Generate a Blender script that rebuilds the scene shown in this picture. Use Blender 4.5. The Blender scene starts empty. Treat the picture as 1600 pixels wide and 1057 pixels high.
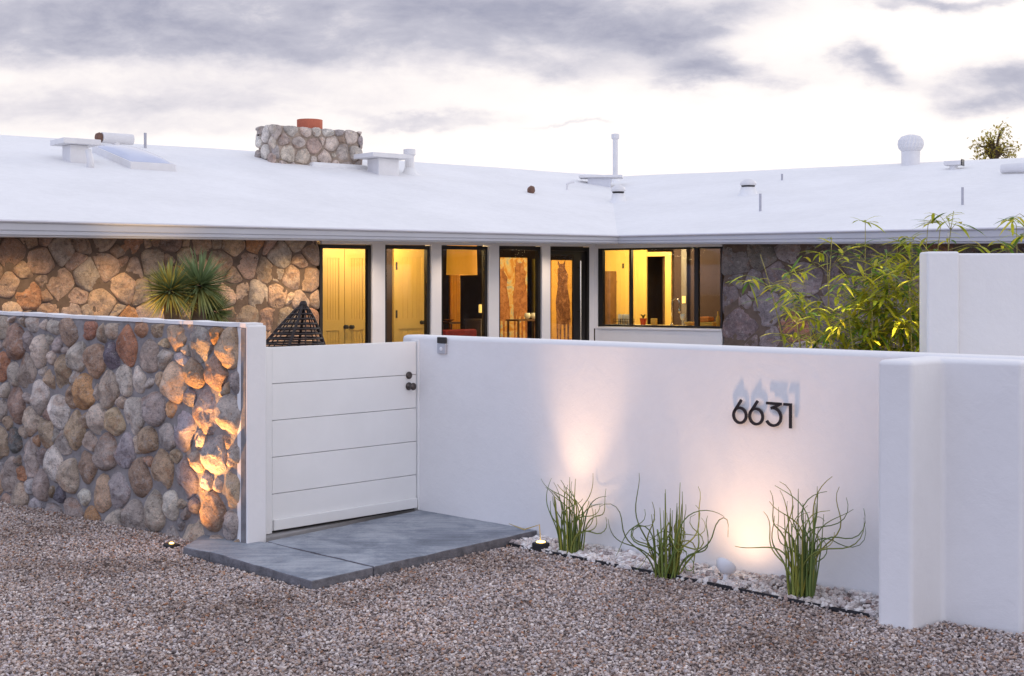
import bpy, bmesh, math, random
from mathutils import Vector, noise as mnoise
random.seed(7)
R = math.radians
scene = bpy.context.scene
COL = scene.collection

# ------------------------------------------------------------------ camera
F, CX, HZ, EYE = 2106.0, 800.0, 445.0, 1.85
cam_d = bpy.data.cameras.new("camera")
cam = bpy.data.objects.new("camera", cam_d); COL.objects.link(cam)
cam.location = (0, 0, EYE); cam.rotation_euler = (R(90), 0, 0)
cam_d.sensor_width = 36.0; cam_d.lens = 36.0 * F / 1600.0
cam_d.shift_y = -(528.5 - HZ) / 1600.0
cam_d.clip_start = 0.1; cam_d.clip_end = 2000
scene.camera = cam
scene.view_settings.view_transform = 'Standard'
scene.view_settings.look = 'None'
scene.view_settings.exposure = 0.0
scene.view_settings.gamma = 1.0

# ------------------------------------------------------------------ node helper
class N:
    def __init__(s, tree):
        s.t = tree; s.n = tree.nodes; s.l = tree.links
    def node(s, typ, ins=None, **kw):
        n = s.n.new(typ)
        for k, v in kw.items(): setattr(n, k, v)
        for k, v in (ins or {}).items(): s.put(n.inputs[k], v)
        return n
    def put(s, sock, v):
        if isinstance(v, bpy.types.NodeSocket): s.l.new(v, sock)
        elif isinstance(v, bpy.types.Node): s.l.new(v.outputs[0], sock)
        else:
            if sock.type == 'RGBA' and len(v) == 3: v = (*v, 1)
            sock.default_value = v
    def m(s, op, a, b=0.0, c=None, clamp=False):
        n = s.node('ShaderNodeMath', {0: a, 1: b}, operation=op); n.use_clamp = clamp
        if c is not None: s.put(n.inputs[2], c)
        return n.outputs[0]
    def mix(s, fac, a, b, blend='MIX'):
        n = s.n.new('ShaderNodeMix'); n.data_type = 'RGBA'; n.blend_type = blend
        s.put(n.inputs[0], fac); s.put(n.inputs[6], a); s.put(n.inputs[7], b)
        return n.outputs[2]
    def noise(s, vec, scale, detail=4, rough=0.55, dist=0.0):
        n = s.node('ShaderNodeTexNoise', {'Scale': scale, 'Detail': detail, 'Roughness': rough, 'Distortion': dist})
        if vec is not None: s.put(n.inputs['Vector'], vec)
        return n
    def ramp(s, fac, stops, interp='LINEAR'):
        n = s.n.new('ShaderNodeValToRGB'); s.put(n.inputs[0], fac)
        cr = n.color_ramp; cr.interpolation = interp
        while len(cr.elements) < len(stops): cr.elements.new(0.5)
        for e, (p, c) in zip(cr.elements, stops):
            e.position = p; e.color = (*c, 1) if len(c) == 3 else c
        return n.outputs[0]
    def smooth(s, x, lo, hi):
        n = s.node('ShaderNodeMapRange', {0: x, 1: lo, 2: hi, 3: 0.0, 4: 1.0}, interpolation_type='SMOOTHSTEP')
        return n.outputs[0]

# ------------------------------------------------------------------ sky
SUN_AZ, SUN_EL = R(35), R(14)          # low behind the house, to the right
world = bpy.data.worlds.new("World"); scene.world = world; world.use_nodes = True
wt = N(world.node_tree); wt.n.clear()
tc = wt.node('ShaderNodeTexCoord').outputs['Generated']
sx = wt.node('ShaderNodeSeparateXYZ', {0: tc})
ex, ey, ez = sx.outputs
yc = wt.m('MAXIMUM', ey, 0.06)
u0 = wt.m('DIVIDE', ex, yc); v0 = wt.m('DIVIDE', ez, yc)
pv = wt.node('ShaderNodeCombineXYZ', {0: wt.m('MULTIPLY', u0, 5.0), 1: wt.m('MULTIPLY', v0, 11.0), 2: 0.3}).outputs[0]
nz = wt.noise(pv, 1.3, 7, 0.6)
nsep = wt.node('ShaderNodeSeparateColor', {0: nz.outputs['Color']})
u = wt.m('ADD', u0, wt.m('MULTIPLY', wt.m('SUBTRACT', nsep.outputs[0], 0.5), 0.16))
v = wt.m('ADD', v0, wt.m('MULTIPLY', wt.m('SUBTRACT', nsep.outputs[1], 0.5), 0.07))
CLOUDS = [  # px, py, half width, half height, density: banks of cloud over the house
    (330, -20, 520, 95, 1.05), (150, 55, 330, 42, .65), (560, 75, 200, 30, .35), (900, 20, 250, 55, .85), (830, 100, 130, 24, .45),
    (1060, 62, 75, 34, .75), (1180, 0, 90, 26, .4), (120, 165, 240, 38, .42), (430, 150, 240, 30, .36), (330, 205, 300, 20, .2),
    (1130, 120, 100, 24, 1.0), (1345, 98, 46, 20, .8), (1550, 115, 110, 26, 1.0), (1570, 160, 95, 22, .9),
    (1495, 2, 95, 11, .7), (640, 178, 95, 9, .4), (890, 185, 55, 4, .4), (760, 170, 60, 10, .2)]
D = None
for px, py, sw, sh, amp in CLOUDS:
    a = wt.m('DIVIDE', wt.m('SUBTRACT', u, (px - CX) / F), sw / F)
    b = wt.m('DIVIDE', wt.m('SUBTRACT', v, (HZ - py) / F), sh / F)
    e = wt.m('MULTIPLY', wt.m('POWER', 2.718, wt.m('MULTIPLY', wt.m('ADD', wt.m('MULTIPLY', a, a), wt.m('MULTIPLY', b, b)), -1.0)), amp)
    D = e if D is None else wt.m('ADD', D, e)
pv2 = wt.node('ShaderNodeCombineXYZ', {0: wt.m('MULTIPLY', u0, 7.0), 1: wt.m('MULTIPLY', v0, 17.0), 2: 4.3}).outputs[0]
det = wt.noise(pv2, 1.5, 8, 0.62, 0.3).outputs[0]
det2 = wt.noise(wt.node('ShaderNodeCombineXYZ', {0: wt.m('MULTIPLY', u0, 16.0), 1: wt.m('MULTIPLY', v0, 34.0), 2: 1.7}).outputs[0], 1.6, 8, .6, .4).outputs[0]
puff = wt.m('ADD', wt.m('MULTIPLY', wt.m('SUBTRACT', det, .5), 1.7), wt.m('MULTIPLY', wt.m('SUBTRACT', det2, .5), 1.0))
dens = wt.m('MULTIPLY', D, wt.m('MAXIMUM', wt.m('ADD', puff, 1.0), 0.05))
front_col = wt.ramp(wt.m('MULTIPLY', dens, 0.66, clamp=True),
    [(0, (1.13, 1.06, 1.03)), (.13, (1.03, .97, .955)), (.27, (.84, .80, .84)), (.52, (.575, .57, .66)), (.8, (.43, .435, .54)), (1, (.345, .36, .475))])
# the rest of the sky dome: broken lavender overcast, bluer overhead and behind
gn = wt.noise(tc, 2.2, 6, 0.6).outputs[0]
back_col = wt.ramp(gn, [(.3, (.66, .69, .86)), (.5, (.82, .85, 1.0)), (.7, (1.0, 1.0, 1.10))])
# low sky opposite the sunset: bright lavender, cooler to the left, rosier to the right
low = wt.mix(wt.smooth(ex, -.7, .7), (.74, .85, 1.30), (1.54, 1.45, 1.46))
back_col = wt.mix(wt.m('MULTIPLY', wt.m('SUBTRACT', 1.0, wt.smooth(ez, 0.25, 0.8)), wt.smooth(wt.m('MULTIPLY', ey, -1.0), -.3, .4)), back_col, low)
sky = wt.node('ShaderNodeTexSky', sky_type='NISHITA')
sky.sun_disc = False; sky.sun_elevation = SUN_EL; sky.sun_rotation = SUN_AZ
back_mix = wt.node('ShaderNodeVectorMath', {0: back_col, 1: wt.node('ShaderNodeVectorMath', {0: sky.outputs[0], 'Scale': 0.02}, operation='SCALE').outputs[0]}, operation='ADD')
isfront = wt.m('MULTIPLY', wt.smooth(ey, 0.35, 0.75), wt.m('SUBTRACT', 1.0, wt.smooth(ez, 0.3, 0.6)))
col = wt.mix(isfront, back_mix.outputs[0], front_col)
col = wt.mix(wt.smooth(ez, -0.02, 0.01), (.25, .23, .22), col)
bg = wt.node('ShaderNodeBackground', {0: col, 1: 1.0})
wo = wt.node('ShaderNodeOutputWorld'); wt.l.new(bg.outputs[0], wo.inputs[0])

# ------------------------------------------------------------------ sun (veiled by the cloud bank)
sl = bpy.data.lights.new("sun", 'SUN'); sl.energy = 0.7; sl.angle = R(18); sl.color = (1, .88, .76)
so = bpy.data.objects.new("sun", sl); COL.objects.link(so)
sd = Vector((math.sin(SUN_AZ) * math.cos(SUN_EL), math.cos(SUN_AZ) * math.cos(SUN_EL), math.sin(SUN_EL)))
so.rotation_euler = sd.to_track_quat('Z', 'Y').to_euler(); so.location = sd * 40

# ------------------------------------------------------------------ materials
def new_mat(name):
    m = bpy.data.materials.new(name); m.use_nodes = True
    t = N(m.node_tree)
    b = [n for n in t.n if n.type == 'BSDF_PRINCIPLED'][0]
    return m, t, b
def mat(name, col, rough=.6, var=.08, nscale=6, bump=0, bscale=60, bdist=.004, metal=0, spec=.4, emit=0, ecol=None, trans=0):
    m, t, b = new_mat(name)
    co = t.node('ShaderNodeTexCoord').outputs['Object']
    n = t.noise(co, nscale, 5, .6).outputs[0]
    lo = tuple(c * (1 - var) for c in col); hi = tuple(min(1, c * (1 + var)) for c in col)
    t.put(b.inputs['Base Color'], t.ramp(n, [(.3, lo), (.7, hi)]))
    b.inputs['Roughness'].default_value = rough; b.inputs['Metallic'].default_value = metal
    b.inputs['Specular IOR Level'].default_value = spec
    if bump:
        h = t.noise(co, bscale, 4, .6).outputs[0]
        bp = t.node('ShaderNodeBump', {'Height': h, 'Strength': bump, 'Distance': bdist})
        t.put(b.inputs['Normal'], bp.outputs[0])
    if emit:
        b.inputs['Emission Color'].default_value = (*(ecol or col), 1); b.inputs['Emission Strength'].default_value = emit
    return m
def stucco_mat(name, col, wear=.05):
    m, t, b = new_mat(name)
    co = t.node('ShaderNodeTexCoord').outputs['Object']
    n1 = t.noise(co, .9, 5, .6).outputs[0]; n2 = t.noise(co, 9, 6, .65).outputs[0]
    f = t.m('ADD', t.m('MULTIPLY', n1, .6), t.m('MULTIPLY', n2, .4))
    t.put(b.inputs['Base Color'], t.ramp(f, [(.36, tuple(c * (1 - wear) for c in col)), (.62, col)]))
    b.inputs['Roughness'].default_value = .75; b.inputs['Specular IOR Level'].default_value = .25
    h = t.m('ADD', t.m('MULTIPLY', t.noise(co, 3.5, 4, .6, .6).outputs[0], 3.2), t.m('ADD', t.noise(co, 22, 5, .65, .5).outputs[0], t.m('MULTIPLY', t.noise(co, 160, 3, .6).outputs[0], .35)))
    t.put(b.inputs['Normal'], t.node('ShaderNodeBump', {'Height': h, 'Strength': .5, 'Distance': .004}).outputs[0])
    return m
def tint_mat(name, rough=.85, speck=.35, bump=.6, bscale=45, rust=.35, trans=0, spec=.3):
    """a face attribute 'tint' carries each stone's (or leaf's) own colour"""
    m, t, b = new_mat(name)
    co = t.node('ShaderNodeTexCoord').outputs['Object']
    at = t.node('ShaderNodeAttribute', attribute_name='tint').outputs['Color']
    if speck:
        n0 = t.noise(co, 3.2, 6, .7, .8).outputs[0]
        c = t.mix(1.0, at, t.ramp(n0, [(.32, (.52, .50, .50)), (.5, (1, 1, 1)), (.68, (1.5, 1.45, 1.42))]), 'MULTIPLY')
        n3 = t.noise(co, 5.1, 6, .65, 1.0).outputs[0]
        c = t.mix(t.m('MULTIPLY', t.smooth(n3, .54, .66), rust), c, (.42, .17, .06))
        n1 = t.noise(co, 21, 8, .78).outputs[0]
        c = t.mix(t.m('MULTIPLY', t.smooth(n1, .50, .64), speck * 1.5, clamp=True), c, (.055, .05, .055))
        n2 = t.noise(co, 13.3, 8, .75, .4).outputs[0]
        c = t.mix(t.m('MULTIPLY', t.smooth(n2, .54, .66), speck * 1.6, clamp=True), c, (.60, .56, .54))
        n4 = t.noise(co, 95, 4, .7).outputs[0]
        c = t.mix(t.m('MULTIPLY', t.smooth(n4, .52, .66), .5), c, (.05, .045, .05))
        n5 = t.noise(co, 120, 3, .6).outputs[0]
        c = t.mix(t.m('MULTIPLY', t.smooth(n5, .58, .68), .5), c, (.62, .60, .60))
    else: c = at
    t.put(b.inputs['Base Color'], c)
    b.inputs['Roughness'].default_value = rough; b.inputs['Specular IOR Level'].default_value = spec
    if bump:
        h = t.m('ADD', t.noise(co, bscale, 8, .75).outputs[0], t.m('MULTIPLY', t.noise(co, 11, 5, .65).outputs[0], 2.2))
        t.put(b.inputs['Normal'], t.node('ShaderNodeBump', {'Height': h, 'Strength': bump, 'Distance': .03}).outputs[0])
    if trans:
        out = [n for n in t.n if n.type == 'OUTPUT_MATERIAL'][0]
        tr = t.node('ShaderNodeBsdfTranslucent', {'Color': c})
        mx = t.node('ShaderNodeMixShader', {0: trans, 1: b.outputs[0], 2: tr.outputs[0]})
        t.l.new(mx.outputs[0], out.inputs[0])
    return m
def glass_mat(name):
    m, t, b = new_mat(name); t.n.remove(b)
    out = [n for n in t.n if n.type == 'OUTPUT_MATERIAL'][0]
    fr = t.node('ShaderNodeFresnel', {'IOR': 1.28})
    tr = t.node('ShaderNodeBsdfTransparent', {0: (.90, .92, .91, 1)})
    gl = t.node('ShaderNodeBsdfGlossy', {'Color': (.9, .92, .95, 1), 'Roughness': .02})
    mx = t.node('ShaderNodeMixShader', {0: fr.outputs[0], 1: tr.outputs[0], 2: gl.outputs[0]})
    t.l.new(mx.outputs[0], out.inputs[0])
    return m
def pebble_mat(name, stops, bump=True):
    m, t, b = new_mat(name)
    r = t.node('ShaderNodeObjectInfo').outputs['Random']
    co = t.node('ShaderNodeTexCoord').outputs['Object']
    c = t.ramp(r, stops, 'CONSTANT')
    n = t.noise(co, 1.6, 4, .7).outputs[0]
    c = t.mix(t.m('MULTIPLY', t.smooth(n, .45, .75), .35), c, (.55, .5, .47))
    pn = t.noise(t.node('ShaderNodeObjectInfo').outputs['Location'], .9, 5, .65).outputs[0]
    c = t.mix(1.0, c, t.ramp(pn, [(.35, (.70, .66, .63)), (.52, (1, 1, 1)), (.68, (1.16, 1.13, 1.1))]), 'MULTIPLY')
    t.put(b.inputs['Base Color'], c); b.inputs['Roughness'].default_value = .9
    b.inputs['Specular IOR Level'].default_value = .25
    return m
def gravel_ground_mat(name):
    m, t, b = new_mat(name)
    co = t.node('ShaderNodeTexCoord').outputs['Object']
    vo = t.node('ShaderNodeTexVoronoi', {'Vector': co, 'Scale': 55.0})
    sep = t.node('ShaderNodeSeparateColor', {0: vo.outputs['Color']})
    c = t.ramp(sep.outputs[0], [(0, (.16, .12, .11)), (.3, (.30, .23, .21)), (.6, (.26, .22, .22)), (.85, (.42, .36, .34))], 'CONSTANT')
    t.put(b.inputs['Base Color'], t.mix(.35, c, (.12, .09, .085))); b.inputs['Roughness'].default_value = .95
    t.put(b.inputs['Normal'], t.node('ShaderNodeBump', {'Height': t.m('SUBTRACT', 1, vo.outputs['Distance']), 'Strength': .8, 'Distance': .02}).outputs[0])
    return m
def slab_mat(name):
    m, t, b = new_mat(name)
    co = t.node('ShaderNodeTexCoord').outputs['Object']
    n1 = t.noise(co, 2.1, 9, .72, .5).outputs[0]
    mp = t.node('ShaderNodeMapping', {'Vector': co, 'Rotation': (0, 0, R(-44)), 'Scale': (1.2, 14, 4)})
    n2 = t.noise(mp.outputs[0], 2.2, 6, .65).outputs[0]
    n3 = t.noise(co, 60, 4, .6).outputs[0]
    f = t.m('ADD', t.m('ADD', t.m('MULTIPLY', n1, .62), t.m('MULTIPLY', n2, .28)), t.m('MULTIPLY', n3, .12))
    t.put(b.inputs['Base Color'], t.ramp(f, [(.37, (.10, .115, .145)), (.47, (.19, .215, .26)), (.55, (.30, .325, .37)), (.66, (.44, .46, .49))]))
    b.inputs['Roughness'].default_value = .62
    h = t.m('ADD', t.m('MULTIPLY', n2, 1.0), n3)
    t.put(b.inputs['Normal'], t.node('ShaderNodeBump', {'Height': h, 'Strength': .5, 'Distance': .006}).outputs[0])
    return m

M = {}
M['stucco'] = stucco_mat('white_stucco', (.80, .79, .80))
M['trim'] = mat('white_trim', (.82, .80, .81), .55, .03, 3)
M['gatepaint'] = mat('gate_paint', (.80, .80, .80), .45, .03, 2.5, .12, 30, .003)
M['dark_gap'] = mat('shadow_gap_backing', (.25, .25, .28), .8)
M['roof'] = stucco_mat('foam_roof', (.81, .81, .82), .09)
M['gutter'] = mat('gutter_metal', (.50, .50, .54), .45, .04, 2)
M['gutter_lip'] = mat('gutter_lip', (.66, .65, .70), .45, .04, 2)
M['soffit'] = mat('soffit_paint', (.55, .50, .46), .7, .05, 4)
M['mortar'] = mat('mortar', (.27, .25, .25), .95, .25, 12, .8, 70, .012)
M['cement'] = mat('cement_edge', (.20, .195, .205), .9, .3, 8, .6, 60, .01)
M['mortar_house'] = mat('house_mortar', (.15, .11, .09), .95, .25, 12, .6, 60, .012)
M['stone'] = tint_mat('river_stone', bump=.85, speck=.3)
M['stone_house'] = tint_mat('house_stone', rust=.3, bscale=30, speck=.3, bump=.8)
M['slab'] = slab_mat('grey_blue_concrete')
M['slab_edge'] = mat('slab_edge', (.16, .155, .17), .9, .35, 14, .8, 60, .012)
M['ground'] = gravel_ground_mat('gravel_ground')
M['patio'] = mat('patio_concrete', (.34, .33, .33), .85, .12, 3, .3, 50, .004)
M['black'] = mat('black_metal', (.022, .02, .022), .4, .1, 5)
M['blackframe'] = mat('black_frame', (.016, .013, .012), .4, .1, 5)
M['digit'] = mat('black_digit', (.018, .012, .014), .35, .1, 9)
M['bronze'] = mat('dark_bronze', (.10, .085, .08), .38, .15, 20, metal=.8)
M['steel'] = mat('edging_steel', (.02, .02, .025), .5, .2, 9)
M['plastic'] = mat('grey_plastic', (.42, .43, .48), .4, .03)
M['plastic_white'] = mat('white_plastic', (.72, .72, .75), .4, .03)
M['terracotta'] = mat('terracotta', (.50, .14, .08), .75, .1, 12)
M['glass'] = glass_mat('window_glass')
M['yellow'] = mat('yellow_paint', (.68, .44, .115), .5, .05, 3)
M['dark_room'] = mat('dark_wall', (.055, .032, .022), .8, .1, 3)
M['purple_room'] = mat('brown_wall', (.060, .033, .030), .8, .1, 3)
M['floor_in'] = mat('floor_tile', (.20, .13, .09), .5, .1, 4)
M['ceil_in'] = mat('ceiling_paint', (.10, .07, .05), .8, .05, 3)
M['wicker'] = mat('dark_wicker', (.022, .014, .014), .6, .25, 60, .4, 150, .003)
M['wood'] = mat('brown_wood', (.16, .075, .03), .5, .3, 9)
M['orange_shade'] = mat('lamp_fabric', (.55, .22, .03), .8, .05, 6, emit=.55, ecol=(.85, .33, .025))
M['curtain'] = mat('orange_curtain', (.75, .42, .07), .8, .1, 6)
M['curtain_y'] = mat('yellow_curtain', (.5, .36, .06), .8, .1, 6)
M['red'] = mat('red_fabric', (.28, .02, .02), .7, .15, 6)
M['redpot'] = mat('red_pot', (.62, .07, .02), .4, .08, 6)
M['plantgreen'] = mat('plant_green', (.04, .09, .02), .6, .3, 9)
M['brass'] = mat('brass', (.75, .48, .16), .25, .05, metal=.9)
M['chrome'] = mat('chrome', (.75, .7, .6), .15, .02, metal=1)
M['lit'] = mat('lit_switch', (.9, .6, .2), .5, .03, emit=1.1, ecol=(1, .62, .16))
M['crystal'] = mat('crystal', (.85, .8, .65), .08, .03, spec=1.0)
M['grey_table'] = mat('grey_table', (.17, .14, .13), .5, .1, 5)
M['counter'] = mat('counter_top', (.60, .40, .12), .35, .1, 9)
M['towel'] = mat('yellow_towel', (.72, .45, .09), .9, .12, 14)
M['towel_o'] = mat('orange_towel', (.70, .24, .05), .9, .12, 14)
M['leaf'] = tint_mat('leaf', rough=.5, speck=0, bump=0, trans=.5)
M['reed'] = tint_mat('green_reed', rough=.45, speck=0, bump=0, trans=.0)
M['yucca'] = tint_mat('yucca_leaf', rough=.5, speck=0, bump=0, trans=.15)
M['bark'] = mat('bark', (.13, .09, .06), .9, .3, 20, .6, 60, .01)
M['cane'] = mat('bamboo_cane', (.30, .26, .07), .5, .25, 20)
M['duct'] = mat('duct_white', (.72, .71, .72), .5, .05, 6)
M['duct_blue'] = mat('vent_white', (.66, .67, .72), .5, .05, 6)
M['galv'] = mat('galvanised_pipe', (.40, .40, .45), .5, .1, 20)
M['rusty'] = mat('rusty_cap', (.16, .085, .06), .7, .3, 20)
M['dome'] = mat('skylight_dome', (.48, .52, .66), .18, .03)
M['lens_y'] = mat('lamp_lens', (1, .7, .2), .3, .02, emit=8.0, ecol=(1, .62, .15))
M['lens_w'] = mat('lamp_lens_pale', (1, .85, .6), .3, .02, emit=6.0, ecol=(1, .78, .5))
M['hose'] = mat('dry_leaf', (.45, .36, .16), .7, .15, 20)

# ------------------------------------------------------------------ frames and pixel helpers
def V2(x, y): return Vector((x, y, 0))
class Frame:
    """a vertical wall plane: s along it, k outward towards the yard, z up"""
    def __init__(f, O, u, n=None):
        f.O = Vector((O[0], O[1], 0)); f.u = Vector((u[0], u[1], 0)).normalized()
        f.n = Vector((n[0], n[1], 0)).normalized() if n else Vector((-f.u.y, f.u.x, 0))
        if not n and f.n.dot(V2(0, 1)) > 0: f.n = -f.n
    def P(f, s, k, z): return f.O + f.u * s + f.n * k + Vector((0, 0, z))
    def s(f, px, k=0.0):
        q = (px - CX) / F
        o = f.O + f.n * k
        return (q * o.y - o.x) / (f.u.x - q * f.u.y)
    def z(f, px, py, k=0.0):
        return zat(py, f.P(f.s(px, k), k, 0).y)
    def ang(f): return math.atan2(f.u.y, f.u.x)
def zat(py, Y): return EYE - (py - HZ) * Y / F
def PX(px, py, d): return Vector(((px - CX) / F * d, d, zat(py, d)))
def GP(px, py, z=0.0):
    d = F * (EYE - z) / (py - HZ)
    return Vector(((px - CX) / F * d, d, z))
GZ = -0.07                                            # gravel level
A = Vector((.691, .723, 0)).normalized(); B = Vector((-A.y, A.x, 0))
O = GP(655, 797)
FA = Frame(O, -B)                                     # long white wall with the number
FG = Frame(O, -A, (-B.x, -B.y))                       # gate
S0 = GP(385, 848)
Zup0 = Vector((0, 0, 1))
FS = Frame(S0, (-.755, .656))                         # stone garden wall
C = V2(1.489, 19.0)                                   # valley corner of the eaves
UL = V2(-.774, -.633).normalized(); UR = V2(.847, -.531).normalized()
EL = Frame(C, UL); ER = Frame(C, UR)
LW0 = Frame(C - EL.n * 1.0, UL)
Wc = LW0.P(LW0.s(928), 0, 0)
FL = Frame(Wc, UL); FR = Frame(Wc, UR)                # house walls either side of the inner corner

# ------------------------------------------------------------------ mesh builder
BASE = {}
class MB:
    def __init__(s): s.v, s.f, s.c, s.mi = [], [], [], []
    def add(s, vs, fs, col=None, mi=0):
        o = len(s.v); s.v += [tuple(p) for p in vs]
        for f in fs: s.f.append(tuple(i + o for i in f)); s.c.append(col); s.mi.append(mi)
    def box(s, F_, s0, s1, k0, k1, z0, z1, mi=0):
        if not isinstance(z0, tuple): z0 = (z0, z0)
        if not isinstance(z1, tuple): z1 = (z1, z1)
        vs = []
        for (a, i) in ((s0, 0), (s1, 1)):
            for k in (k0, k1): vs += [F_.P(a, k, z0[i]), F_.P(a, k, z1[i])]
        s.add(vs, [(0, 1, 3, 2), (4, 6, 7, 5), (0, 4, 5, 1), (2, 3, 7, 6), (0, 2, 6, 4), (1, 5, 7, 3)], mi=mi)
    def prism(s, pts, z0, z1, mi=0):
        n = len(pts)
        vs = [(p[0], p[1], z0) for p in pts] + [(p[0], p[1], z1) for p in pts]
        s.add(vs, [tuple(range(n))[::-1], tuple(range(n, 2 * n))] + [(i, (i + 1) % n, n + (i + 1) % n, n + i) for i in range(n)], mi=mi)
    def plate(s, F_, pts, k0, k1, mi=0):
        """polygon (s,z) on a wall plane given thickness"""
        n = len(pts)
        vs = [F_.P(a, k0, z) for a, z in pts] + [F_.P(a, k1, z) for a, z in pts]
        s.add(vs, [tuple(range(n))[::-1], tuple(range(n, 2 * n))] + [(i, (i + 1) % n, n + (i + 1) % n, n + i) for i in range(n)], mi=mi)
    def tube(s, pts, rad, n=6, col=None, cap=True):
        pts = [Vector(p) for p in pts]
        if not isinstance(rad, (list, tuple)): rad = [rad] * len(pts)
        vs, fs = [], []
        ref = Vector((0, 0, 1))
        d0 = (pts[-1] - pts[0])
        if d0.length > 0 and abs(d0.normalized().z) > .9: ref = Vector((1, 0, 0))
        for i, p in enumerate(pts):
            t = (pts[min(i + 1, len(pts) - 1)] - pts[max(i - 1, 0)])
            t = t.normalized() if t.length > 1e-9 else Vector((0, 0, 1))
            a = t.cross(ref)
            if a.length < 1e-4: a = t.cross(Vector((0, 1, 0)))
            a.normalize(); b = t.cross(a)
            for j in range(n):
                w = 2 * math.pi * j / n
                vs.append(p + (a * math.cos(w) + b * math.sin(w)) * rad[i])
        for i in range(len(pts) - 1):
            for j in range(n):
                fs.append((i * n + j, i * n + (j + 1) % n, (i + 1) * n + (j + 1) % n, (i + 1) * n + j))
        if cap: fs += [tuple(range(n))[::-1], tuple(range((len(pts) - 1) * n, len(pts) * n))]
        s.add(vs, fs, col)
    def lathe(s, c, prof, n=20, axis=Vector((0, 0, 1)), mi=0, sx=1.0):
        c = Vector(c); axis = Vector(axis).normalized()
        a = axis.orthogonal().normalized(); b = axis.cross(a)
        vs, fs = [], []
        for r, h in prof:
            for j in range(n):
                w = 2 * math.pi * j / n
                vs.append(c + axis * h + (a * math.cos(w) * sx + b * math.sin(w)) * max(r, 1e-4))
        m = len(prof)
        for i in range(m - 1):
            for j in range(n): fs.append((i * n + j, i * n + (j + 1) % n, (i + 1) * n + (j + 1) % n, (i + 1) * n + j))
        fs += [tuple(range(n))[::-1], tuple(range((m - 1) * n, m * n))]
        s.add(vs, fs, mi=mi)
    def blade(s, p, d, L, w, col, droop=.2, nseg=3, up=Vector((0, 0, 1)), fold=.25, shape='lance'):
        p = Vector(p); d = Vector(d).normalized()
        side = d.cross(up)
        if side.length < .05: side = d.cross(Vector((1, .3, 0)))
        side.normalize(); nn = side.cross(d)
        vs, fs = [], []
        for i in range(nseg + 1):
            t = i / nseg
            c = p + d * (L * t) + Vector((0, 0, -1)) * (droop * L * t * t)
            ww = w * (math.sin(math.pi * min(1, t * .92 + .08)) ** .8 if shape == 'lance' else (1 - t) ** .6) * .5 + 1e-4
            vs += [c - side * ww + nn * ww * fold, c, c + side * ww + nn * ww * fold]
        for i in range(nseg):
            o = i * 3
            fs += [(o, o + 1, o + 4, o + 3), (o + 1, o + 2, o + 5, o + 4)]
        s.add(vs, fs, col)
    def build(s, name, mats, parent=None, origin=None, bevel=0, seg=2, smooth=False, recalc=True):
        me = bpy.data.meshes.new(name)
        off = BASE.get(parent.name, Vector()) if parent else (Vector(origin) if origin is not None else Vector())
        me.from_pydata([(x - off.x, y - off.y, z - off.z) for x, y, z in s.v], [], s.f)
        if not isinstance(mats, (list, tuple)): mats = [mats]
        for m in mats: me.materials.append(m)
        if any(s.mi): me.polygons.foreach_set('material_index', s.mi)
        if any(c is not None for c in s.c):
            at = me.attributes.new('tint', 'FLOAT_COLOR', 'FACE')
            flat = []
            for c in s.c: flat += [*(c or (.5, .5, .5)), 1.0]
            at.data.foreach_set('color', flat)
        if recalc or bevel:
            bm = bmesh.new(); bm.from_mesh(me)
            if recalc: bmesh.ops.recalc_face_normals(bm, faces=bm.faces)
            if bevel:
                es = [e for e in bm.edges if len(e.link_faces) == 2 and e.calc_face_angle(0) > R(35)]
                bmesh.ops.bevel(bm, geom=es, offset=bevel, segments=seg, affect='EDGES', profile=.5, clamp_overlap=True)
            bm.to_mesh(me); bm.free()
        if smooth: me.shade_smooth() if hasattr(me, 'shade_smooth') else None
        me.update()
        o = bpy.data.objects.new(name, me); COL.objects.link(o)
        if parent: o.parent = parent; BASE[o.name] = off
        else: o.location = off; BASE[o.name] = off
        if bevel and not smooth:
            me.shade_smooth(); wn = o.modifiers.new('weighted', 'WEIGHTED_NORMAL'); wn.weight = 100; wn.keep_sharp = False
        return o
def smooth_by_angle(o, a=R(50)):
    me = o.data
    me.shade_smooth()
    try: me.set_sharp_from_angle(angle=a)
    except Exception: pass
def tag(o, label=None, cat=None, group=None, kind=None):
    if label: o['label'] = label
    if cat: o['category'] = cat
    if group: o['group'] = group
    if kind: o['kind'] = kind
    return o
def thing(name, loc, label, cat, group=None):
    o = bpy.data.objects.new(name, None); COL.objects.link(o); o.location = loc
    o.empty_display_size = .1
    BASE[o.name] = Vector(loc)
    return tag(o, label, cat, group)
def lamp(name, typ, loc, power, col, parent=None, target=None, size=.03, spot=60, blend=.6, even=False, narrow=1.0):
    l = bpy.data.lights.new(name, typ); l.energy = power; l.color = col
    if typ == 'SPOT': l.spot_size = R(spot); l.spot_blend = blend; l.shadow_soft_size = size
    elif typ == 'POINT': l.shadow_soft_size = size
    o = bpy.data.objects.new(name, l); COL.objects.link(o)
    if even:      # focused landscape projector: the beam loses strength with distance, not its square
        l.use_nodes = True; t = N(l.node_tree); em = [n for n in t.n if n.type == 'EMISSION'][0]
        t.put(em.inputs['Strength'], t.node('ShaderNodeLightFalloff', {'Strength': 1.0, 'Smooth': 0.0}).outputs[even])
    loc = Vector(loc); off = BASE.get(parent.name, Vector()) if parent else Vector()
    if parent: o.parent = parent
    o.location = loc - off
    if target is not None: o.rotation_euler = (Vector(target) - loc).to_track_quat('-Z', 'Y').to_euler()
    return o

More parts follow.
